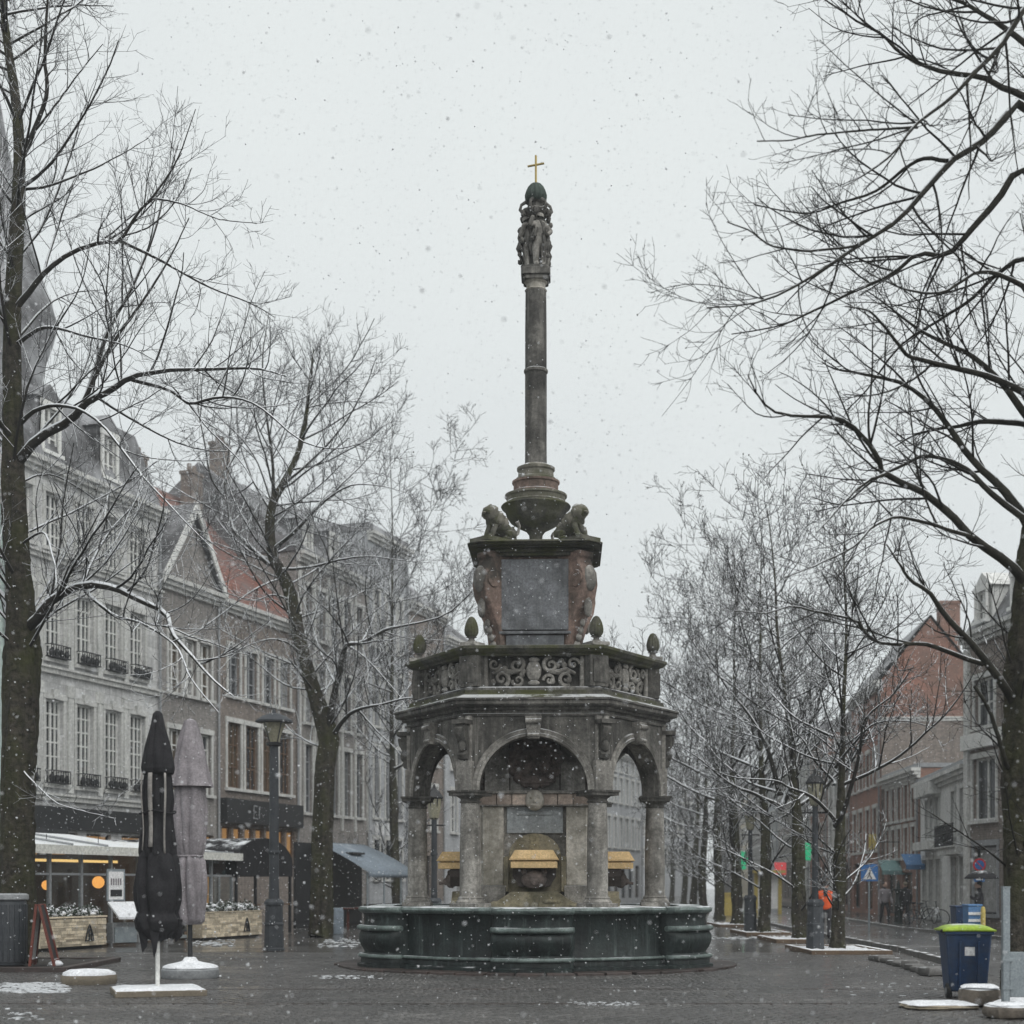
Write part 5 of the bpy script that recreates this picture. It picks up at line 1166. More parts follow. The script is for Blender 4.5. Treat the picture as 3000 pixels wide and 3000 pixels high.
for x in (xT0 + 1.5, xT0 + 3.4, xT0 + 5.0):
    m = MB(); m.tube([(x, .5, 2.68), (x, 4.0, 3.19)], .035, 6); m.obj('awning_arm', 'grey_paint', ter)
m = MB(); m.box(xT0, xT2, .9, 8.0, .0, .04); m.obj('deck', 'timber', ter)
m = MB(); m.box(xT0 - .1, xT0, .8, 8, 0, 2.6); m.obj('side_panel', 'grey_paint', ter)
m = MB(); m.box(xT1 + .02, xT1 + .1, .9, 8, 0, 2.5); m.obj('side_panel', 'wood_brown', ter)
m = MB(); m.box(xT0 + 1, tqy(345, 1.4), 1.4, 1.46, 2.24, 2.31); m.obj('strip_light', 'warm_strip', ter)
for px, y, z, r, lab in ((288, 1.6, 1.7, .17, 'glowing orange globe lamp inside the cafe terrace'), (136, 2.2, 1.62, .13, 'small orange lampshade deep inside the cafe terrace')):
    x = tqy(px, y); p = q2w(x, y, 0); l = tag(empty('globe_lamp', p, ANG), lab, 'lamp', 'lamps inside the terrace')
    m = MB(); m.ball((0, 0, z), r, 18, 12); m.obj('globe', 'warm_light', l, smooth=60)
    m = MB(); m.tube([(0, 0, z + r), (0, 0, 3.0)], .012, 6); m.obj('cord', 'black_paint', l)
for i, px in enumerate((110, 170, 230)):
    x = tqy(px, 2.4); p = q2w(x, 2.4, .04); l = tag(empty('cafe_table', p, ANG), ('cafe table nearest the left trunk inside the glazed terrace', 'middle cafe table inside the glazed terrace', 'cafe table below the globe lamp inside the terrace')[i], 'table', 'tables inside the terrace')
    m = MB(); m.box(-.35, .35, -.35, .35, .71, .75); m.obj('table_top', 'wood_brown', l); m = MB(); m.lathe([(.22, 0), (.22, .02), (.03, .04), (.03, .71)], 10); m.obj('pedestal', 'black_paint', l)

# menu stand
p = q2w(tq(318) + .1, -.15); ms = tag(empty('menu_stand', p, ANG - R(25)), 'grey menu stand with an upright poster and a snowy sloping desk', 'menu stand')
m = MB(); m.box(-.02, .72, .1, .4, .08, .62); m.obj('cabinet', 'grey_paint', ms, bevel=.01)
m = MB(); m.box(.02, .68, .05, .1, .1, .5); m.obj('cabinet_door', 'steel', ms)
m = MB(); m.add([(-.05, -.25, .78), (.75, -.25, .78), (.75, .3, 1.18), (-.05, .3, 1.18), (-.05, -.25, .72), (.75, -.25, .72), (.75, .3, 1.12), (-.05, .3, 1.12)], [(0, 1, 2, 3), (4, 7, 6, 5), (0, 4, 5, 1), (1, 5, 6, 2), (2, 6, 7, 3), (3, 7, 4, 0)]); m.obj('sloping_desk', 'snow', ms)
m = MB(); m.box(-.05, .5, .34, .38, 1.2, 2.05); b = m.obj('poster_board', 'steel', ms)
m = MB(); m.box(.0, .45, .33, .339, 1.24, 1.98); m.obj('poster', 'sign_white', b)
m = MB(); m.box(.05, .4, .322, .329, 1.32, 1.5); m.obj('poster_photo', 'black_paint', b)
m = MB()
for i in range(5): m.box(.06 + .07 * i, .1 + .07 * i, .322, .329, 1.62, 1.8)
m.obj('poster_print', 'mauve_cloth', b)

# dark tent and blue canopy further along
x0, x1 = tq(742), tq(905); tn = tag(empty('terrace_tent', q2w(x0, 0), ANG), 'black barrel-roofed terrace tent between lamp post and leaning tree', 'tent')
w = x1 - x0
m = MB(); arc = [(0.02, 1.9)] + [(w / 2 - w / 2 * math.cos(math.pi * i / 12), 2.3 + .85 * math.sin(math.pi * i / 12)) for i in range(13)] + [(w - .02, 1.9)]
m.prism(arc, .6, 7.0); m.obj('tent_roof', 'black_cloth', tn, smooth=40)
m = MB(); m.box(.05, w - .05, 6.5, 6.6, 0, 1.9); m.box(.05, .1, 2.5, 6.5, 0, 1.9); m.obj('tent_wall', 'black_cloth', tn)
for x in (.1, w * .35, w * .68, w - .1):
    m = MB(); m.box(x - .04, x + .04, .62, .7, 0, 1.9); m.obj('tent_pole', 'black_paint', tn)
m = MB(); m.box(.12, w - .12, .64, .68, .95, 1.0); m.obj('tent_rail', 'wood_brown', tn)
for i, x in enumerate((.5, 1.2, 2.2, 3.0)):
    m = MB(); m.box(x - .2, x + .2, 1.5, 1.9, .42, .46); m.box(x - .2, x + .2, 1.86, 1.9, .46, .92)
    for a, b in ((-.18, 1.52), (.18, 1.52), (-.18, 1.88), (.18, 1.88)): m.box(x + a - .02, x + a + .02, b - .02, b + .02, 0, .42)
    o = m.obj('chair', ('red_wood', 'wood_brown')[i % 2], loc=tuple(q2w(x0, 0)), rz=ANG); tag(o, ('first', 'second', 'third', 'fourth')[i] + ' dark chair from the lamp post under the black tent', 'chair', 'chairs under the black tent')
x0, x1 = tq(1095), tq(1235); cn_ = tag(empty('terrace_canopy', q2w(x0, 0), ANG), 'blue-grey sloping canopy over a dark terrace beside the fountain basin', 'canopy')
w = x1 - x0
m = MB(); N_ = 8
v = []
for i in range(N_ + 1):
    t = i / N_; y = .2 + 2.3 * t; z = 2.1 + 1.15 * t + .08 * math.sin(math.pi * t); v += [(0, y, z), (w, y, z)]
m.add(v, [(2 * i, 2 * i + 1, 2 * i + 3, 2 * i + 2) for i in range(N_)]); m.add([(0, .2, 2.1), (w, .2, 2.1), (w, .2, 1.9), (0, .2, 1.9)], [(0, 1, 2, 3)])
o = m.obj('canopy_cloth', 'awning_blue', cn_, smooth=40); so_ = o.modifiers.new('thick', 'SOLIDIFY'); so_.thickness = .02
m = MB(); m.box(.8, w * .4, 1.2, 1.5, 2.78, 2.86); m.obj('canopy_box', 'black_paint', cn_)
for x in (.1, w * .35, w * .7, w - .1):
    m = MB(); m.tube([(x, .3, 0), (x, .3, 2.1)], .04, 8); m.obj('canopy_pole', 'steel', cn_)
m = MB(); m.box(-1.2, w, 2.6, 2.7, 0, 3.2); m.obj('canopy_shade_back', 'black_paint', cn_)  # black sheet stands in for the dark interior under the canopy
m = MB(); m.box(.4, w - .2, .5, .58, .1, .9); m.obj('canopy_shade_screen', 'dark_interior', cn_)  # dark brown panel, the same interior shade put into its colour
for i in range(3):
    x = 1.0 + 1.6 * i; m = MB(); m.box(x - .3, x + .3, 1.2, 1.8, .7, .75); m.box(x - .04, x + .04, 1.46, 1.54, 0, .7); o = m.obj('terrace_table', 'red_wood', loc=q2w(x0, 0), rz=ANG)
    tag(o, ('nearest', 'middle', 'farthest')[i] + ' red-brown table under the blue-grey canopy', 'table', 'tables under the blue-grey canopy')
p = A(985, 2740, 51); m = MB(); m.lathe([(.24, 0), (.25, .1), (.25, .75), (.22, .85), (.2, .86)], 16); o = m.obj('barrel', 'awning_blue', smooth=40, loc=(p.x, 51, 0)); tag(o, 'pale blue barrel standing right of the leaning trunk', 'barrel')

# ------------------------------------------------------------------ lamp posts
def lamp_post(px, D, H, label, big):
    root = tag(empty('lamp_post', (gx(px, D), D, 0)), label, 'lamp post', 'street lamps')
    s = 1. if big else .9
    m = MB(); m.lathe([(.27 * s, 0), (.27 * s, .06), (.25 * s, .08), (.235 * s, .6), (.235 * s, .62), (.25 * s, .64), (.25 * s, .68), (.23 * s, .7), (.22 * s, 1.1), (.25 * s, 1.14), (.25 * s, 1.2), (.19 * s, 1.28)], 8, a0=R(22.5)); m.obj('base', 'lamp_iron', root)
    k = .72 if big else .5
    m = MB(); m.lathe([(.19 * k * s, 1.28), (.17 * k * s, 1.7), (.16 * k * s, H * .72), (.15 * k * s, H - .85)], 16); m.lathe([(.2 * k * s, 2.4), (.22 * k * s, 2.44), (.2 * k * s, 2.48)], 16); m.obj('post', 'lamp_iron', root, smooth=40)
    if big:
        m = MB(); m.lathe([(.11, H - .85), (.19, H - .82), (.2, H - .76), (.14, H - .74)], 20); m.obj('lantern_cup', 'black_paint', root, smooth=35)
        m = MB(); m.lathe([(.13, H - .74), (.2, H - .5), (.29, H - .26)], 20); m.obj('lantern_glass', 'lantern', root, smooth=60)
        m = MB()
        for q in range(4): a = R(45 + 90 * q); m.tube([(.14 * math.cos(a), .14 * math.sin(a), H - .74), (.3 * math.cos(a), .3 * math.sin(a), H - .26)], .012, 6)
        m.obj('lantern_rib', 'lamp_iron', root)
        m = MB(); m.lathe([(.3, H - .27), (.46, H - .25), (.46, H - .21), (.4, H - .17), (.3, H - .1), (.16, H - .05), (.05, H - .02), (.04, H + .06), (.01, H + .08)], 28); m.obj('lantern_hat', 'lamp_iron', root, smooth=30)
    else:
        m = MB(); m.lathe([(.07, H - .85), (.12, H - .8), (.16, H - .6), (.2, H - .3)], 6); m.obj('lantern_glass', 'lantern', root)
        m = MB(); m.lathe([(.22, H - .3), (.24, H - .27), (.15, H - .12), (.05, H - .03), (.02, H + .08)], 6); m.obj('lantern_hat', 'black_paint', root)
        m = MB()
        for q in range(6): a = R(60 * q); m.tube([(.08 * math.cos(a), .08 * math.sin(a), H - .84), (.2 * math.cos(a), .2 * math.sin(a), H - .3)], .018, 6)
        m.tube([(-.3, 0, H - 1.0), (.3, 0, H - 1.0)], .025, 6); m.obj('lantern_frame', 'black_paint', root)
lamp_post(803, 38.0, 5.9, 'blue-grey street lamp with a wide snowy hat beside the terrace', True)
lamp_post(2388, 37.6, 4.4, 'dark street lamp with a boxy base beside the young slim tree', False)
lamp_post(2198, 51.5, 4.3, 'dark street lamp between the third and fourth trunks of the row', False)
lamp_post(1272, 40.5, 4.2, 'dark lamp post seen through the left arch of the canopy', False)

# ------------------------------------------------------------------ parasols
def cloth(prof, folds, amp, ph=0., n=144, twist=0.):
    g = random.Random(int(ph * 100) + folds); w = [(g.uniform(-1, 1), g.uniform(0, 6.28), g.uniform(-.9, .9)) for _ in range(5)]
    P = []                                                    # finer rings so the folds can wander
    for (r0, z0), (r1, z1) in zip(prof[:-1], prof[1:]):
        for i in range(4): t = i / 4; P.append((r0 + (r1 - r0) * t, z0 + (z1 - z0) * t))
    P.append(prof[-1])
    def rf(a, z):
        q = a + twist * z + .1 * math.sin(2 * a + 1.3 * z + ph) + .07 * math.sin(5 * a - 2.1 * z)
        f = 1.3 * abs(math.sin(folds * q / 2 + ph)) ** .8 - .75
        e = sum(c * math.sin((k + 2) * a + p_ + d * z * 2) for k, (c, p_, d) in enumerate(w)) * .035
        return 1 + amp * f * (1 + .5 * math.sin(3 * a + ph)) + e + .025 * math.sin(9 * z + 4 * a)
    m = MB(); m.lathe(P, n, rfun=rf, cap=False); return m
DP = 23.0; p1 = tag(empty('parasol', (gx(462, DP), DP, 0), R(0)), 'closed black parasol with pale stripes on a snowy square slab', 'parasol', 'closed parasols on the square')
m = MB(); m.tube([(0, 0, .1), (0, 0, 4.22)], .033, 12); m.obj('pole', 'white_paint', p1, smooth=40)
o = cloth([(.03, 4.24), (.07, 4.2), (.12, 3.98), (.19, 3.72), (.235, 3.5), (.25, 3.38), (.235, 3.3), (.17, 3.27)], 8, .1, 0).obj('top_flap', 'black_cloth', p1, smooth=70)
o = cloth([(.16, 3.45), (.2, 3.2), (.215, 2.9), (.2, 2.72), (.215, 2.6), (.24, 2.3), (.25, 2.12), (.24, 2.05)], 8, .13, .8).obj('upper_cloth', 'black_cloth', p1, smooth=70)
o = cloth([(.2, 2.16), (.27, 2.05), (.305, 1.85), (.33, 1.6), (.325, 1.4), (.29, 1.22), (.33, 1.1), (.3, .98), (.2, .86), (.08, .8)], 7, .16, 1.9, twist=.3).obj('lower_cloth', 'black_cloth', p1, smooth=70)
for a, w, zb in ((-100, .06, 2.2), (-55, .03, 2.1), (-132, .025, 2.15)):
    m = MB(); v = []; N_ = 10
    for i in range(N_ + 1):
        z = zb + (3.3 - zb) * i / N_; r = .275 - .02 * math.sin(i * .6)
        for s in (-1, 0, 1): t = R(a) + s * w / .5; v.append((r * math.cos(t) * (1.02 if s == 0 else 1), r * math.sin(t) * (1.02 if s == 0 else 1), z))
    m.add(v, [(3 * i + j, 3 * i + j + 1, 3 * i + j + 4, 3 * i + j + 3) for i in range(N_) for j in range(2)]); o = m.obj('stripe', 'pale_cloth', p1, smooth=60); o.modifiers.new('thick', 'SOLIDIFY').thickness = .01
m = MB(); m.tube([(.26 * math.cos(t), .26 * math.sin(t), 2.72 + .02 * math.sin(3 * t)) for t in [2 * math.pi * i / 24 for i in range(25)]], .018, 6); m.obj('tie_strap', 'black_cloth', p1)
g = random.Random(5)
for i in range(7):
    a = R(i * 52 + 10); m = MB(); r = .2 + g.uniform(0, .1); x, y = r * math.cos(a), r * math.sin(a); zb = g.uniform(.55, .85)
    m.add([(x - .09, y - .03, 1.15), (x + .1, y + .03, 1.12), (x + g.uniform(.02, .12), y, zb + .1), (x, y + .02, zb), (x - .06, y, .95)], [(0, 1, 2, 3, 4)]); o = m.obj('hanging_corner', 'black_cloth', p1); o.modifiers.new('thick', 'SOLIDIFY').thickness = .02
m = MB(); m.box(-.66, .66, -.62, .62, 0, .09); s = m.obj('base_slab', 'sand_dark', p1, bevel=.01); s.rotation_euler = (0, 0, R(18))
m = MB(); g = random.Random(8); N_ = 14; v = []
for i in range(N_ + 1):
    for j in range(N_ + 1):
        x, y = -1 + 2 * i / N_, -1 + 2 * j / N_; e = max(abs(x), abs(y)); v.append((x * .645, y * .605, .088 + .035 * (1 - e ** 8) + g.uniform(-.004, .006)))
m.add(v, [(i * (N_ + 1) + j, (i + 1) * (N_ + 1) + j, (i + 1) * (N_ + 1) + j + 1, i * (N_ + 1) + j + 1) for i in range(N_) for j in range(N_)]); s = m.obj('snow_layer', 'snow', p1, smooth=60); s.rotation_euler = (0, 0, R(18))

DP = 27.0; p2_ = tag(empty('parasol', (gx(557, DP), DP, 0)), 'closed mauve-grey parasol on a round snow-covered base', 'parasol', 'closed parasols on the square')
m = MB(); m.tube([(0, 0, .15), (0, 0, 4.5)], .042, 12); m.obj('pole', 'black_paint', p2_, smooth=40)
cloth([(.02, 4.56), (.1, 4.52), (.17, 4.3), (.25, 3.95), (.32, 3.6), (.37, 3.42), (.39, 3.36), (.34, 3.4), (.2, 3.6)], 9, .1, .4).obj('top_flap', 'mauve_cloth', p2_, smooth=70)
cloth([(.2, 3.7), (.26, 3.3), (.28, 3.0), (.285, 2.7), (.27, 2.4), (.23, 2.2), (.2, 2.14)], 11, .1, 1.1).obj('upper_cloth', 'mauve_cloth', p2_, smooth=70)
m = MB(); m.tube([(.22 * math.cos(t), .22 * math.sin(t), 2.14) for t in [2 * math.pi * i / 24 for i in range(25)]], .02, 6); m.obj('tie_strap', 'mauve_cloth', p2_)
cloth([(.19, 2.15), (.26, 2.05), (.28, 1.8), (.27, 1.5), (.25, 1.2), (.23, 1.0), (.17, .94)], 9, .17, .2, twist=.15).obj('lower_cloth', 'mauve_cloth', p2_, smooth=70)
m = MB(); m.lathe([(.48, 0), (.5, .03), (.5, .15), (.47, .19), (.1, .2)], 40); m.obj('base_disc', 'grey_paint', p2_, smooth=35)
m = MB(); m.lathe([(.485, .185), (.47, .21), (.4, .24), (.25, .27), (.14, .3), (.1, .36), (.07, .37)], 40, rfun=lambda a, z: 1 + .02 * math.sin(5 * a)); m.obj('snow_layer', 'snow', p2_, smooth=60)

# ------------------------------------------------------------------ left foreground
def pit(label, x0, x1, y0, y1, h, snowy=True, w=.16, mat='timber'):
    root = tag(empty('tree_pit', ((x0 + x1) / 2, (y0 + y1) / 2, 0)), label, 'tree pit', 'edged tree pits')
    a, b = (x1 - x0) / 2, (y1 - y0) / 2
    for bx in ((-a, a, -b, -b + w), (-a, a, b - w, b), (-a, -a + w, -b + w, b - w), (a - w, a, -b + w, b - w)):
        m = MB(); m.box(*bx, -.02, h); m.obj('edge_beam', mat, root, bevel=.015)
    m = MB(); N_ = 12; g = random.Random(int(x0 * 100)); v = []
    for i in range(N_ + 1):
        for j in range(N_ + 1):
            x, y = -1 + 2 * i / N_, -1 + 2 * j / N_; v.append((x * (a - w), y * (b - w), h - .03 + g.uniform(-.02, .02)))
    m.add(v, [(i * (N_ + 1) + j, (i + 1) * (N_ + 1) + j, (i + 1) * (N_ + 1) + j + 1, i * (N_ + 1) + j + 1) for i in range(N_) for j in range(N_)]); o = m.obj('soil' if not snowy else 'snow_layer', 'snow' if snowy else 'soil', root, smooth=60)
    return root
pit('dark edged tree pit under the big left trunk', -11.4, -8.3, 28.7, 32.6, .1, False, mat='step_stone')
DB = 29.6; lb = tag(empty('litter_bin', (gx(20, DB), DB, .1)), 'dark slatted litter bin cut by the left edge before the trunk', 'litter bin')
m = MB(); m.lathe([(.36, 0), (.37, .05), (.37, 1.2), (.35, 1.24)], 32); m.obj('body', 'lamp_iron', lb, smooth=35)
for k in range(24):
    a = 2 * math.pi * k / 24; m = MB(); m.box(.365, .385, -.03, .03, .06, 1.16); m.obj('slat', 'lamp_iron', lb, rz=a)
m = MB(); m.lathe([(.39, 1.24), (.41, 1.26), (.41, 1.34), (.36, 1.37), (.28, 1.37), (.26, 1.3)], 32); m.obj('rim', 'grey_paint', lb, smooth=30)
ab = tag(empty('sandwich_board', (gx(118, 29.3), 29.3, .1), R(8)), 'red-brown wooden sandwich board seen almost edge-on beside the left bin', 'sandwich board')
for s, nm in ((1, 'front_panel'), (-1, 'back_panel')):
    fr = MB(); H_ = 1.17; ft = .28 if s > 0 else .12
    def fp(x, t, th): return [(s * (ft * (1 - t)) + (.02 if s > 0 else -.02) + th, x, H_ * t)]
    m = MB()
    for y in (-.33, .27):
        m.add([(s * ft, y, 0), (s * ft + s * .05, y, 0), (s * ft + s * .05, y + .06, 0), (s * ft, y + .06, 0), (.0, y, H_), (s * .05, y, H_), (s * .05, y + .06, H_), (0, y + .06, H_)], [(0, 3, 2, 1), (4, 5, 6, 7), (0, 1, 5, 4), (1, 2, 6, 5), (2, 3, 7, 6), (3, 0, 4, 7)])
    m.add([(s * ft * .98, -.27, .04), (s * ft * .98 + s * .05, -.27, .04), (s * ft * .98 + s * .05, .27, .04), (s * ft * .98, .27, .04), (s * ft * .9, -.27, .12), (s * ft * .9 + s * .05, -.27, .12), (s * ft * .9 + s * .05, .27, .12), (s * ft * .9, .27, .12)], [(0, 3, 2, 1), (4, 5, 6, 7), (0, 1, 5, 4), (1, 2, 6, 5), (2, 3, 7, 6), (3, 0, 4, 7)])
    o = m.obj(nm, 'red_wood', ab)
    m = MB(); m.add([(s * ft * .9 + s * .02, -.268, .125), (s * ft * .9 + s * .02, .268, .125), (s * .025, .268, H_ - .02), (s * .025, -.268, H_ - .02)], [(0, 1, 2, 3)]); q = m.obj('chalkboard' if s > 0 else 'white_board', 'black_paint' if s > 0 else 'sign_white', o); q.modifiers.new('thick', 'SOLIDIFY').thickness = .012
m = MB(); m.ball((.3, -.1, .03), (.14, .2, .07), 10, 8, .08); m.obj('snow_clump', 'snow', ab, smooth=60)
rs = tag(empty('round_stone', (gx(258, 25.4), 25.4, 0)), 'flat round sandstone block capped with snow left of the black parasol', 'stone')
m = MB(); m.lathe([(.4, -.02), (.43, .06), (.42, .14), (.37, .18)], 24, rfun=lambda a, z: 1 + .06 * math.sin(2 * a + 1) + .04 * math.sin(5 * a)); m.obj('stone_body', 'sand_dark', rs, smooth=50)
m = MB(); m.lathe([(.41, .15), (.4, .19), (.3, .235), (.1, .25)], 24, rfun=lambda a, z: 1 + .05 * math.sin(2 * a + 1) + .05 * math.sin(5 * a)); m.obj('snow_cap', 'snow', rs, smooth=60)

# slush patches
def slush(px0, px1, py0, py1, label, n, seed, size=(.012, .045)):
    g = random.Random(seed); m = MB()
    for i in range(n):
        px = g.uniform(px0, px1) if g.random() < .4 else g.triangular(px0, px1, (px0 + px1) / 2); py = g.uniform(py0, py1); D = gd(py); r = g.uniform(*size)
        m.ball((gx(px, D), D, .004), (r * g.uniform(1, 2.6), r * g.uniform(1, 2.4), r * .35), 7, 5, .25)
    o = m.obj('slush_patch', 'slush', smooth=60); tag(o, label, 'slush', kind='stuff')
slush(-10, 205, 2880, 2910, 'slushy snow in front of the left tree pit', 330, 1)
slush(545, 690, 2752, 2772, 'slushy snow beside the lamp post base', 90, 2)
slush(930, 1060, 2752, 2776, 'slushy snow at the leaning tree foot', 90, 3)
slush(900, 1120, 2858, 2868, 'thin line of slush left of the basin steps', 60, 4, (.01, .026))
slush(1620, 1880, 2936, 2946, 'thin streak of slush across the front paving', 60, 5, (.008, .02))
slush(0, 130, 2955, 2990, 'scattered slush at the bottom left corner', 22, 6, (.01, .03))
slush(2440, 2800, 2880, 2920, 'scattered slush near the blue bin', 22, 7, (.01, .03))
slush(2080, 2240, 2745, 2752, 'slush along the kerb of the far tree pits', 40, 8, (.03, .06))

# ------------------------------------------------------------------ right foreground
DBn = 22.4; bn = tag(empty('wheelie_bin', (gx(2826, DBn), DBn, 0), R(-6)), 'navy blue wheelie bin with a lime green lid by the right trunk', 'wheelie bin')
m = MB(); m.frustum((-.26, .26, -.3, .26, .1), (-.325, .325, -.36, .34, .96)); b = m.obj('body', 'blue_plastic', bn, bevel=.03, seg=3)
m = MB(); m.box(-.345, .345, -.38, .36, .92, .985); m.obj('rim', 'blue_plastic', b, bevel=.012)
for x in (-.13, .13): m = MB(); m.box(x - .015, x + .015, -.352, -.3, .2, .85); m.xf(Matrix.Rotation(R(4), 4, 'X')); m.obj('rib', 'blue_plastic', b)
m = MB(); m.box(-.06, .08, -.375, -.355, .62, .78); m.xf(Matrix.Translation((0, .03, 0))); m.obj('sticker', 'sign_white', b)
v = []; m = MB(); N_ = 10
for i in range(N_ + 1):
    for j in range(N_ + 1):
        x, y = -1 + 2 * i / N_, -1 + 2 * j / N_; v.append((x * .375, -.01 + y * .39, .985 + .075 * (1 - abs(x) ** 4) * (1 - abs(y) ** 4) + .01))
m.add(v, [(i * (N_ + 1) + j, (i + 1) * (N_ + 1) + j, (i + 1) * (N_ + 1) + j + 1, i * (N_ + 1) + j + 1) for i in range(N_) for j in range(N_)]); l = m.obj('lid', 'lime_plastic', bn, smooth=60); sf = l.modifiers.new('thick', 'SOLIDIFY'); sf.thickness = .03
m = MB(); m.tube([(-.3, .4, .93), (.3, .4, .93)], .018, 8); m.obj('handle', 'blue_plastic', bn)
m = MB(); m.box(-.4, -.3, -.36, -.28, .95, 1.0); m.obj('lid_corner', 'rubber', bn, bevel=.02)
for x in (-.27, .27):
    m = MB(); m.lathe([(.1, -.03), (.11, -.02), (.11, .02), (.1, .03)], 20); m.xf(Matrix.Translation((x, -.2, .11)) @ Matrix.Rotation(R(90), 4, 'Y')); wl = m.obj('wheel', 'rubber', bn, smooth=40)
    m = MB(); m.lathe([(.05, -.034), (.05, .034)], 12); m.xf(Matrix.Translation((x, -.2, .11)) @ Matrix.Rotation(R(90), 4, 'Y')); m.obj('hub', 'grey_paint', wl)
m = MB(); m.tube([(-.27, -.2, .11), (.27, -.2, .11)], .015, 8); m.obj('axle', 'steel', bn)
for x in (-.2, .2): m = MB(); m.box(x - .04, x + .04, .1, .2, 0, .12); m.obj('foot', 'rubber', bn)

def block(label, px, D, sx, sy, sz, rz, seed, name='stone_block', mat='rock', cat='stone', z=0., group='rough stones round the right tree pit'):
    g = random.Random(seed); m = MB(); N_ = 5; v = []; f = []
    m.ball((0, 0, sz / 2), (sx / 2, sy / 2, sz / 2), 16, 10, .05)
    def box_it(p):
        x, y, zz = p[0] / (sx / 2), p[1] / (sy / 2), (p[2] - sz / 2) / (sz / 2); k = (abs(x) ** 5 + abs(y) ** 5 + abs(zz) ** 5) ** .2 or 1
        return (x / k * sx / 2 * (1 + g.uniform(-.03, .03)), y / k * sy / 2 * (1 + g.uniform(-.03, .03)), sz / 2 + zz / k * sz / 2)
    m.v = [box_it(p) for p in m.v]
    o = m.obj(name, mat, smooth=40, loc=(gx(px, D), D, z), rz=rz); return tag(o, label, cat, group)
def snowcap(parent, sx, sy, z, seed, h=.035):
    g = random.Random(seed); N_ = 10; v = []; m = MB()
    for i in range(N_ + 1):
        for j in range(N_ + 1):
            x, y = -1 + 2 * i / N_, -1 + 2 * j / N_; e = max(abs(x), abs(y)); v.append((x * sx / 2 * (1 - .06 * (abs(x * y)) ** 2), y * sy / 2, z + h * (1 - e ** 6) + g.uniform(-.004, .006)))
    m.add(v, [(i * (N_ + 1) + j, (i + 1) * (N_ + 1) + j, (i + 1) * (N_ + 1) + j + 1, i * (N_ + 1) + j + 1) for i in range(N_) for j in range(N_)]); return m.obj('snow_cap', 'snow', parent, smooth=60)
o = block('rough stone block with snow on top in front of the blue bin', 2870, 20.7, .55, .5, .27, R(-15), 1); snowcap(o, .5, .46, .262, 1)
o = block('flat snow-covered slab at the foot of the blue bin', 2750, 20.4, .95, .75, .07, R(4), 2, mat='sandstone'); snowcap(o, .93, .73, .06, 2)
o = block('rough stone in the bottom right corner under the metal post', 2960, 18.9, .6, .5, .17, R(10), 3); snowcap(o, .5, .4, .165, 3, .025)
o = block('low snow-topped stone between metal post and right edge', 2990, 20.6, .9, .6, .1, R(-5), 4); snowcap(o, .85, .55, .09, 4)
ps = tag(empty('sign_post', (gx(2946, 19.7), 19.7, 0)), 'grey galvanised square post with a blank metal panel at the right edge', 'post')
m = MB(); m.box(-.045, .045, -.045, .045, 0, 1.6); m.obj('post', 'steel', ps, bevel=.008)
m = MB(); m.box(-.05, .05, -.05, .05, 1.6, 1.62); m.obj('cap', 'steel', ps)
m = MB(); m.box(.05, .95, -.02, .01, .2, .78); m.obj('panel', 'steel', ps, bevel=.006)
for z in (.3, .66): m = MB(); m.box(-.055, .1, -.055, -.046, z, z + .05); m.obj('clamp', 'steel', ps)
g = random.Random(12)
for i in range(10):
    t = i / 9; px = 2572 + 165 * t; D = 33.2 - 5.6 * t
    block(('%s rough grey edging stone along the street, counted from the slim tree' % ('first', 'second', 'third', 'fourth', 'fifth', 'sixth', 'seventh', 'eighth', 'ninth', 'tenth')[i]), px + g.uniform(-4, 4), D, g.uniform(.28, .42), g.uniform(.3, .5), g.uniform(.1, .17), g.uniform(0, 3), 20 + i, 'edging_stone', 'kerb', 'stone', group='edging stones by the slim tree')
pit('timber-edged tree pit with snow under the young slim tree', 7.0, 8.9, 35.9, 39.4, .1)
pit('snowy edged tree pit under the second tree of the row', gx(2260, 44), gx(2400, 44), 43.2, 46.6, .1)
pit('snowy edged tree pit under the third tree of the row', gx(2170, 50.5), gx(2300, 50.5), 49.3, 53, .1)
pit('snowy edged tree pit under the fourth tree of the row', gx(2098, 60), gx(2215, 60), 59, 63, .1)

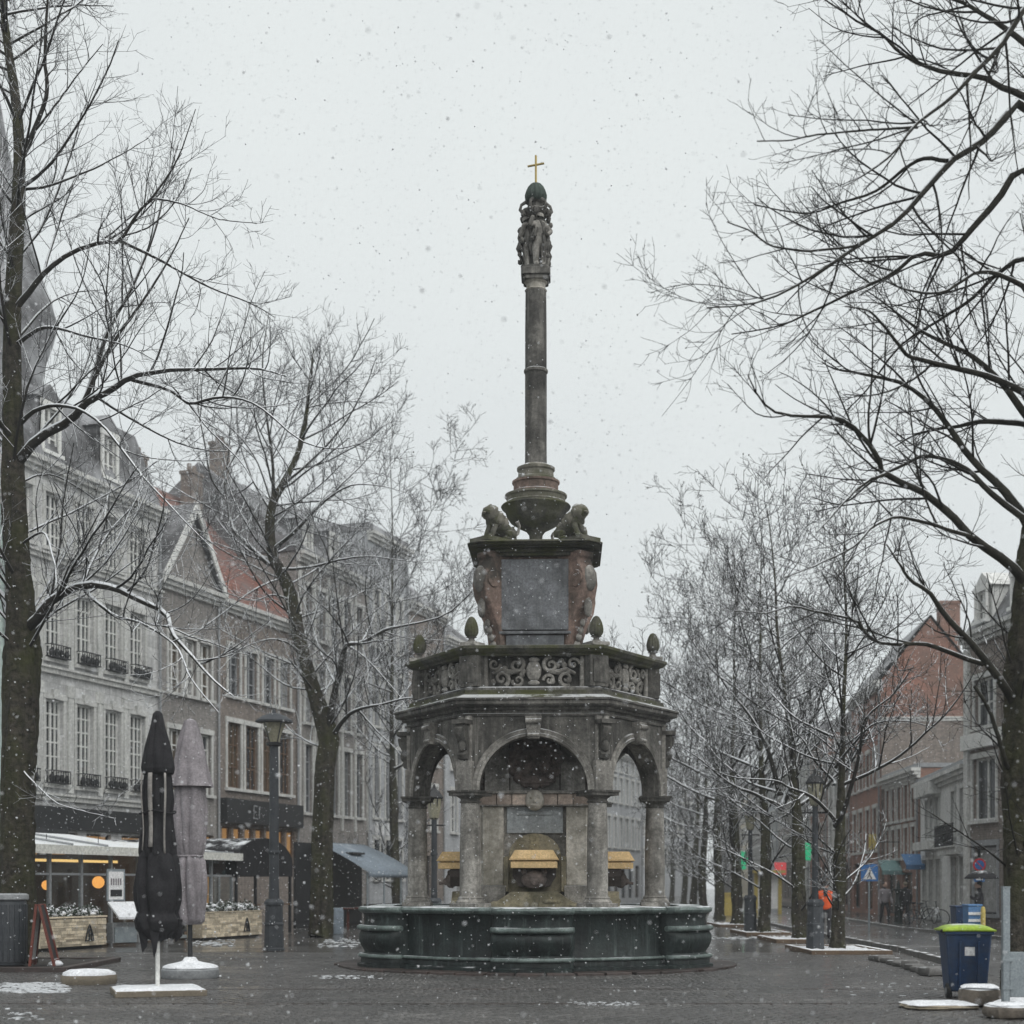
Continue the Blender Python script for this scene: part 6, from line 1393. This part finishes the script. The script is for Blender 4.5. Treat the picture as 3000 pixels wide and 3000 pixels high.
# ------------------------------------------------------------------ people
def person(label, x, y, rz, jacket, trouser, hair='black_paint', H=1.72, stride=.12, umbrella=False):
    s = H / 1.72; root = tag(empty('person', (x, y, 0), rz), label, 'person', 'people in the street'); root.scale = (s, s, s)
    arm = [(.2, -.02, 1.38), (.25, -.02, 1.12), (.24, -.14, .92), (.24, -.19, .84)] if not umbrella else [(.2, -.02, 1.38), (.26, -.06, 1.16), (.2, -.25, 1.22), (.2, -.28, 1.3)]
    P = [(0, 0, .94), (0, 0, 1.15), (0, .01, 1.36), (0, .0, 1.48), (0, -.01, 1.56), (.1, 0, .9), (.11, -stride, .5), (.11, -stride * .8, .09), (.11, -stride - .12, .04),
         (-.1, 0, .9), (-.11, stride * .5, .5), (-.11, stride * 1.3, .1), (-.11, stride * 1.1 - .1, .04)]
    E = [(0, 1), (1, 2), (2, 3), (3, 4), (0, 5), (5, 6), (6, 7), (7, 8), (0, 9), (9, 10), (10, 11), (11, 12)]
    rr = [.15, .14, .13, .06, .055, .1, .065, .045, .045, .1, .065, .045, .045]
    obj_from_mesh('body', skin_mesh('body', P, E, rr, trouser, 2), root)
    P = [(0, 0, .86), (0, 0, .98), (0, 0, 1.2), (0, .0, 1.38), (0, 0, 1.47)] + arm + [(-.2, .0, 1.38), (-.26, .02, 1.12), (-.25, -.06, .9), (-.25, -.1, .84)]
    E = [(0, 1), (1, 2), (2, 3), (3, 4), (3, 5), (5, 6), (6, 7), (7, 8), (3, 9), (9, 10), (10, 11), (11, 12)]
    obj_from_mesh('jacket', skin_mesh('jacket', P, E, [(.19, .15), (.19, .15), (.2, .15), (.19, .14), .08, .08, .065, .055, .045, .08, .065, .055, .045], jacket, 2), root)
    m = MB(); m.ball((0, -.02, 1.62), (.075, .095, .115), 16, 12); m.ball((0, -.115, 1.61), (.015, .02, .025), 8, 6)
    for q in (-1, 1): m.ball((q * .078, -.01, 1.61), (.012, .02, .03), 8, 6); m.ball((q * .03, -.1, 1.635), .012, 8, 6)
    hd = m.obj('head', 'skin', root, smooth=60)
    m = MB(); m.ball((0, .005, 1.655), (.085, .1, .09), 14, 10, .02); m.obj('hair', hair, hd, smooth=60)
    return root
person('person in an orange jacket and dark trousers walking behind the slim tree', gx(2419, 46), 46, R(160), 'orange_cloth', 'dark_cloth', 'dark_interior')
person('person in dark clothes under a black umbrella near the round sign', gx(2868, 48), 48, R(-100), 'dark_cloth', 'dark_cloth', umbrella=True)
um = tag(empty('umbrella', (gx(2868, 48) - .0, 48 - .25, 0)), 'open black umbrella held above the person by the round sign', 'umbrella')
m = MB(); m.lathe([(.52, 1.82), (.5, 1.86), (.38, 1.97), (.2, 2.05), (.02, 2.08)], 16, cap=False); o = m.obj('canopy', 'black_cloth', um, smooth=50); o.modifiers.new('thick', 'SOLIDIFY').thickness = .01
m = MB(); m.tube([(0, 0, 1.2), (0, 0, 2.14)], .01, 6); m.obj('shaft', 'black_paint', um)
person('distant person in a mauve coat by the blue crossing sign', gx(2592, 62), 62, R(20), 'mauve_cloth', 'dark_cloth')
person('distant person in dark coat beside the bicycles', gx(2652, 60), 60, R(200), 'dark_cloth', 'dark_cloth', 'sand_dark')

# ------------------------------------------------------------------ street furniture on the right
def sign_pole(px, D, H, label, parts):
    root = tag(empty('road_sign', (gx(px, D), D, 0)), label, 'road sign', 'road signs'); m = MB(); m.tube([(0, 0, 0), (0, 0, H)], .035, 8); m.obj('pole', 'steel', root); parts(root)
def crossing(root):
    m = MB(); m.box(-.3, .3, -.06, -.04, 1.75, 2.35); b = m.obj('plate', 'sign_blue', root, bevel=.004)
    m = MB(); m.prism([(-.23, 1.82), (.23, 1.82), (0, 2.26)], -.068, -.061); m.obj('triangle', 'sign_white', b)
    m = MB(); m.tube([(-.08, -.075, 1.85), (-.01, -.075, 1.98), (.08, -.075, 1.85)], .02, 6); m.tube([(-.01, -.075, 1.98), (.01, -.075, 2.08)], .025, 6); m.ball((.015, -.075, 2.13), .025, 8, 6); m.obj('walking_figure', 'black_paint', b)
sign_pole(2546, 54, 2.4, 'blue square pedestrian crossing sign on a steel pole', crossing)
def noparking(root):
    def disc(r, y, z): m = MB(); m.lathe([(r, 0), (r, .008)], 28); m.xf(Matrix.Translation((0, y, z)) @ Matrix.Rotation(R(90), 4, 'X')); return m
    d = disc(.22, -.05, 2.3).obj('red_disc', 'sign_red', root); disc(.16, -.06, 2.3).obj('blue_disc', 'sign_blue', d)
    m = MB(); m.box(-.17, .17, -.075, -.069, 2.285, 2.315); m.xf(Matrix.Translation((0, 0, 2.3)) @ Matrix.Rotation(R(45), 4, 'Y') @ Matrix.Translation((0, 0, -2.3))); m.obj('red_bar', 'sign_red', d)
    m = MB(); m.box(-.18, .18, -.05, -.04, 1.72, 2.02); m.obj('blue_plate', 'sign_blue', root); m = MB(); m.box(-.12, .12, -.056, -.051, 1.78, 1.86); m.obj('plate_print', 'sign_white', root)
sign_pole(2868, 52, 2.55, 'round red and blue no-parking sign with a small blue plate below', noparking)
D = 60; pm_ = tag(empty('street_post', (gx(2632, D), D, 0)), 'dark green ornate iron post with a flat cap near the bicycles', 'post')
m = MB(); m.lathe([(.22, 0), (.22, .1), (.16, .15), (.15, .8), (.18, .85), (.11, .95), (.1, 1.3), (.14, 1.35), (.1, 1.4)], 12); m.obj('shaft', 'bronze', pm_, smooth=35)
m = MB(); m.box(-.24, .24, -.2, .2, 1.4, 1.46); m.lathe([(.08, 1.46), (.05, 1.7), (.01, 1.8)], 10); m.obj('cap', 'bronze', pm_)
def bicycle(px, D, rz, label):
    root = tag(empty('bicycle', (gx(px, D), D, 0), rz), label, 'bicycle', 'parked bicycles')
    for x in (-.52, .52):
        m = MB(); m.tube([(x + .33 * math.cos(t), 0, .34 + .33 * math.sin(t)) for t in [2 * math.pi * i / 28 for i in range(29)]], .02, 6); w = m.obj('wheel', 'rubber', root)
        m = MB()
        for k in range(8): t = math.pi * k / 8; m.tube([(x - .32 * math.cos(t), 0, .34 - .32 * math.sin(t)), (x + .32 * math.cos(t), 0, .34 + .32 * math.sin(t))], .004, 3)
        m.obj('spokes', 'steel', w)
    m = MB(); m.tube([(-.52, 0, .34), (-.05, 0, .3), (.36, 0, .8), (-.18, 0, .76), (-.05, 0, .3)], .02, 6); m.tube([(-.52, 0, .34), (-.18, 0, .76)], .014, 6); m.tube([(.52, 0, .34), (.36, 0, .8), (.33, 0, .95)], .018, 6); m.obj('frame', 'lamp_iron', root)
    m = MB(); m.tube([(.3, -.26, .98), (.36, -.1, .98), (.34, 0, .95), (.36, .1, .98), (.3, .26, .98)], .014, 6); m.obj('handlebar', 'black_paint', root)
    m = MB(); m.ball((-.22, 0, .9), (.13, .07, .04), 10, 6); m.tube([(-.2, 0, .76), (-.22, 0, .88)], .014, 6); m.obj('saddle', 'black_paint', root)
bicycle(2690, 61, R(15), 'dark bicycle parked before the corner cafe'); bicycle(2715, 59, R(-10), 'second bicycle parked nearest the blue bins')
def small_bin(px, D, w, h, mat, label, name='waste_bin'):
    root = tag(empty(name, (gx(px, D), D, 0)), label, 'bin', 'bins across the street'); m = MB(); m.frustum((-w * .43, w * .43, -.25, .25, .05), (-w / 2, w / 2, -.3, .3, h)); m.obj('body', mat, root, bevel=.02)
    m = MB(); m.box(-w / 2 - .02, w / 2 + .02, -.32, .32, h, h + .06); m.obj('lid', mat, root, bevel=.02)
    for x in (-w * .3, w * .3): m = MB(); m.box(x - .03, x + .03, -.1, .1, 0, .05); m.obj('foot', 'rubber', root)
small_bin(2812, 46, .42, .95, 'blue_plastic', 'dark navy bin across the street left of the striped one')
small_bin(2848, 45, .4, 1.0, 'blue_cloth', 'light blue bin with white bands across the street')
for z in (.35, .55, .75): m = MB(); m.box(-.2, .2, -.315, -.3, z, z + .08); m.obj('band', 'sign_white', bpy.data.objects['waste_bin.001'])
p = (gx(2880, 44.5), 44.5); m = MB(); m.lathe([(.07, 0), (.07, .9), (.05, .98), (.01, 1.0)], 14); o = m.obj('bollard', 'yellow_paint', smooth=40, loc=(p[0], p[1], 0)); tag(o, 'yellow bollard beside the light blue bin', 'bollard')

# shop signs on the far facades
def hang_sign(name, px, D, z, w, h, mat, label, cat='sign', cross=False):
    root = tag(empty(name, (gx(px, D), D, z)), label, cat, 'shop signs along the street'); m = MB()
    if cross: m.box(-w / 2, w / 2, -.06, .06, h * .34, h * .66); m.box(-w * .17, w * .17, -.062, .062, 0, h)
    else: m.box(-w / 2, w / 2, -.06, .06, 0, h)
    m.obj('sign_box', mat, root, bevel=.01)
    m = MB(); m.box(w / 2 - .02, w / 2 + 2.2, -.02, .02, h / 2 - .02, h / 2 + .02); m.obj('bracket', 'black_paint', root)
hang_sign('pharmacy_cross', 2366, 84, 2.95, .95, .95, 'green_led', 'green lit pharmacy cross right of the leaning trunk', cross=True)
hang_sign('pharmacy_cross', 2178, 110, 2.7, 1.0, 1.3, 'green_led', 'green lit pharmacy cross beside the fourth trunk of the row', cross=True)
hang_sign('lit_sign', 2286, 92, 2.2, .7, .75, 'red_led', 'red lit shop sign left of the leaning trunk')
hang_sign('hanging_sign', 2556, 74, 3.3, .35, .75, 'yellow_paint', 'small yellow hanging sign above the crossing sign')
def shop_awning(px0, px1, D, z, mat, label):
    x0, x1 = gx(px0, D), gx(px1, D); m = MB(); m.add([(x0, D - .9, z), (x1, D - .9, z), (x1, D, z + .5), (x0, D, z + .5), (x0, D - .9, z - .2), (x1, D - .9, z - .2)], [(0, 1, 2, 3), (4, 5, 1, 0)]); o = m.obj('shop_awning', mat); o.modifiers.new('thick', 'SOLIDIFY').thickness = .03; tag(o, label, 'awning', 'shop awnings along the street')
    return o
shop_awning(2572, 2640, 74, 2.3, 'teal_cloth', 'pale teal shop awning right of the crossing sign'); shop_awning(2640, 2695, 69, 2.5, 'blue_cloth', 'blue shop awning above the green iron post')
shop_awning(2496, 2548, 88, 2.0, 'awning_white', 'white shop awning left of the crossing sign')
ki = tag(empty('bus_shelter', (gx(2255, 84), 84, 0)), 'yellow-framed shelter between the third trunk and the leaning trunk', 'shelter')
for x in (-.75, .55): m = MB(); m.box(x - .09, x + .09, -.1, .1, 0, 2.25); m.obj('shelter_post', 'yellow_paint', ki)
m = MB(); m.box(-.95, .75, -.7, .7, 2.25, 2.4); m.obj('shelter_roof', 'yellow_paint', ki)
m = MB(); m.box(-.64, .44, -.02, .02, .3, 2.1); m.obj('shelter_pane', 'sign_white', ki)
m = MB(); m.box(-.5, .5, -.25, .25, 0, 1.1); m.box(-.55, .55, -.3, .3, 1.1, 1.2); o = m.obj('kiosk_box', 'yellow_paint', loc=(gx(2140, 80), 80, 0)); tag(o, 'yellow utility box between basin end and fourth trunk', 'box')

# ------------------------------------------------------------------ falling snow and air
def flakes():
    g = np.random.default_rng(77); n = 72000
    D = 8 + 58 * g.random(n) ** .62; X = (g.random(n) - .5) * 2 * (D * .46 + 1.2); Z = g.random(n) * (D * .66 + 2.6)
    r = g.uniform(.0042, .0085, n) * np.where(g.random(n) < .08, 1.6, 1)
    c = np.stack([X, D, Z], 1)
    dirs = np.array([(1, 1, 1), (1, -1, -1), (-1, 1, -1), (-1, -1, 1)]) * .85
    V = c[:, None] + dirs[None] * (r[:, None] * g.uniform(.7, 1.4, (n, 4)))[:, :, None]
    f = np.array([(0, 1, 2), (0, 3, 1), (0, 2, 3), (1, 3, 2)])
    Fc = (f[None] + (np.arange(n) * 4)[:, None, None]).reshape(-1, 3)
    o = obj_from_mesh('falling_snow', fast_mesh('falling_snow', V.reshape(-1, 3), Fc, 'snow', True)); tag(o, 'snowflakes drifting down through the air', 'snow', kind='stuff')
flakes()
HAZE = .0008
if HAZE:
    m = MB(); m.box(-352, 352, -62, 502, -1.1, 48)
    hz = bpy.data.materials.new('snowy_air'); hz.use_nodes = True; t = hz.node_tree; t.nodes.clear(); o_ = t.nodes.new('ShaderNodeOutputMaterial'); pv = t.nodes.new('ShaderNodeVolumePrincipled')
    pv.inputs['Color'].default_value = (.92, .95, .97, 1); pv.inputs['Density'].default_value = HAZE; pv.inputs['Anisotropy'].default_value = .2; t.links.new(pv.outputs[0], o_.inputs['Volume'])
    MAT['haze'] = hz; o = m.obj('haze', 'haze'); tag(o, 'thin pale snowy haze filling the air of the square', 'haze', kind='stuff')
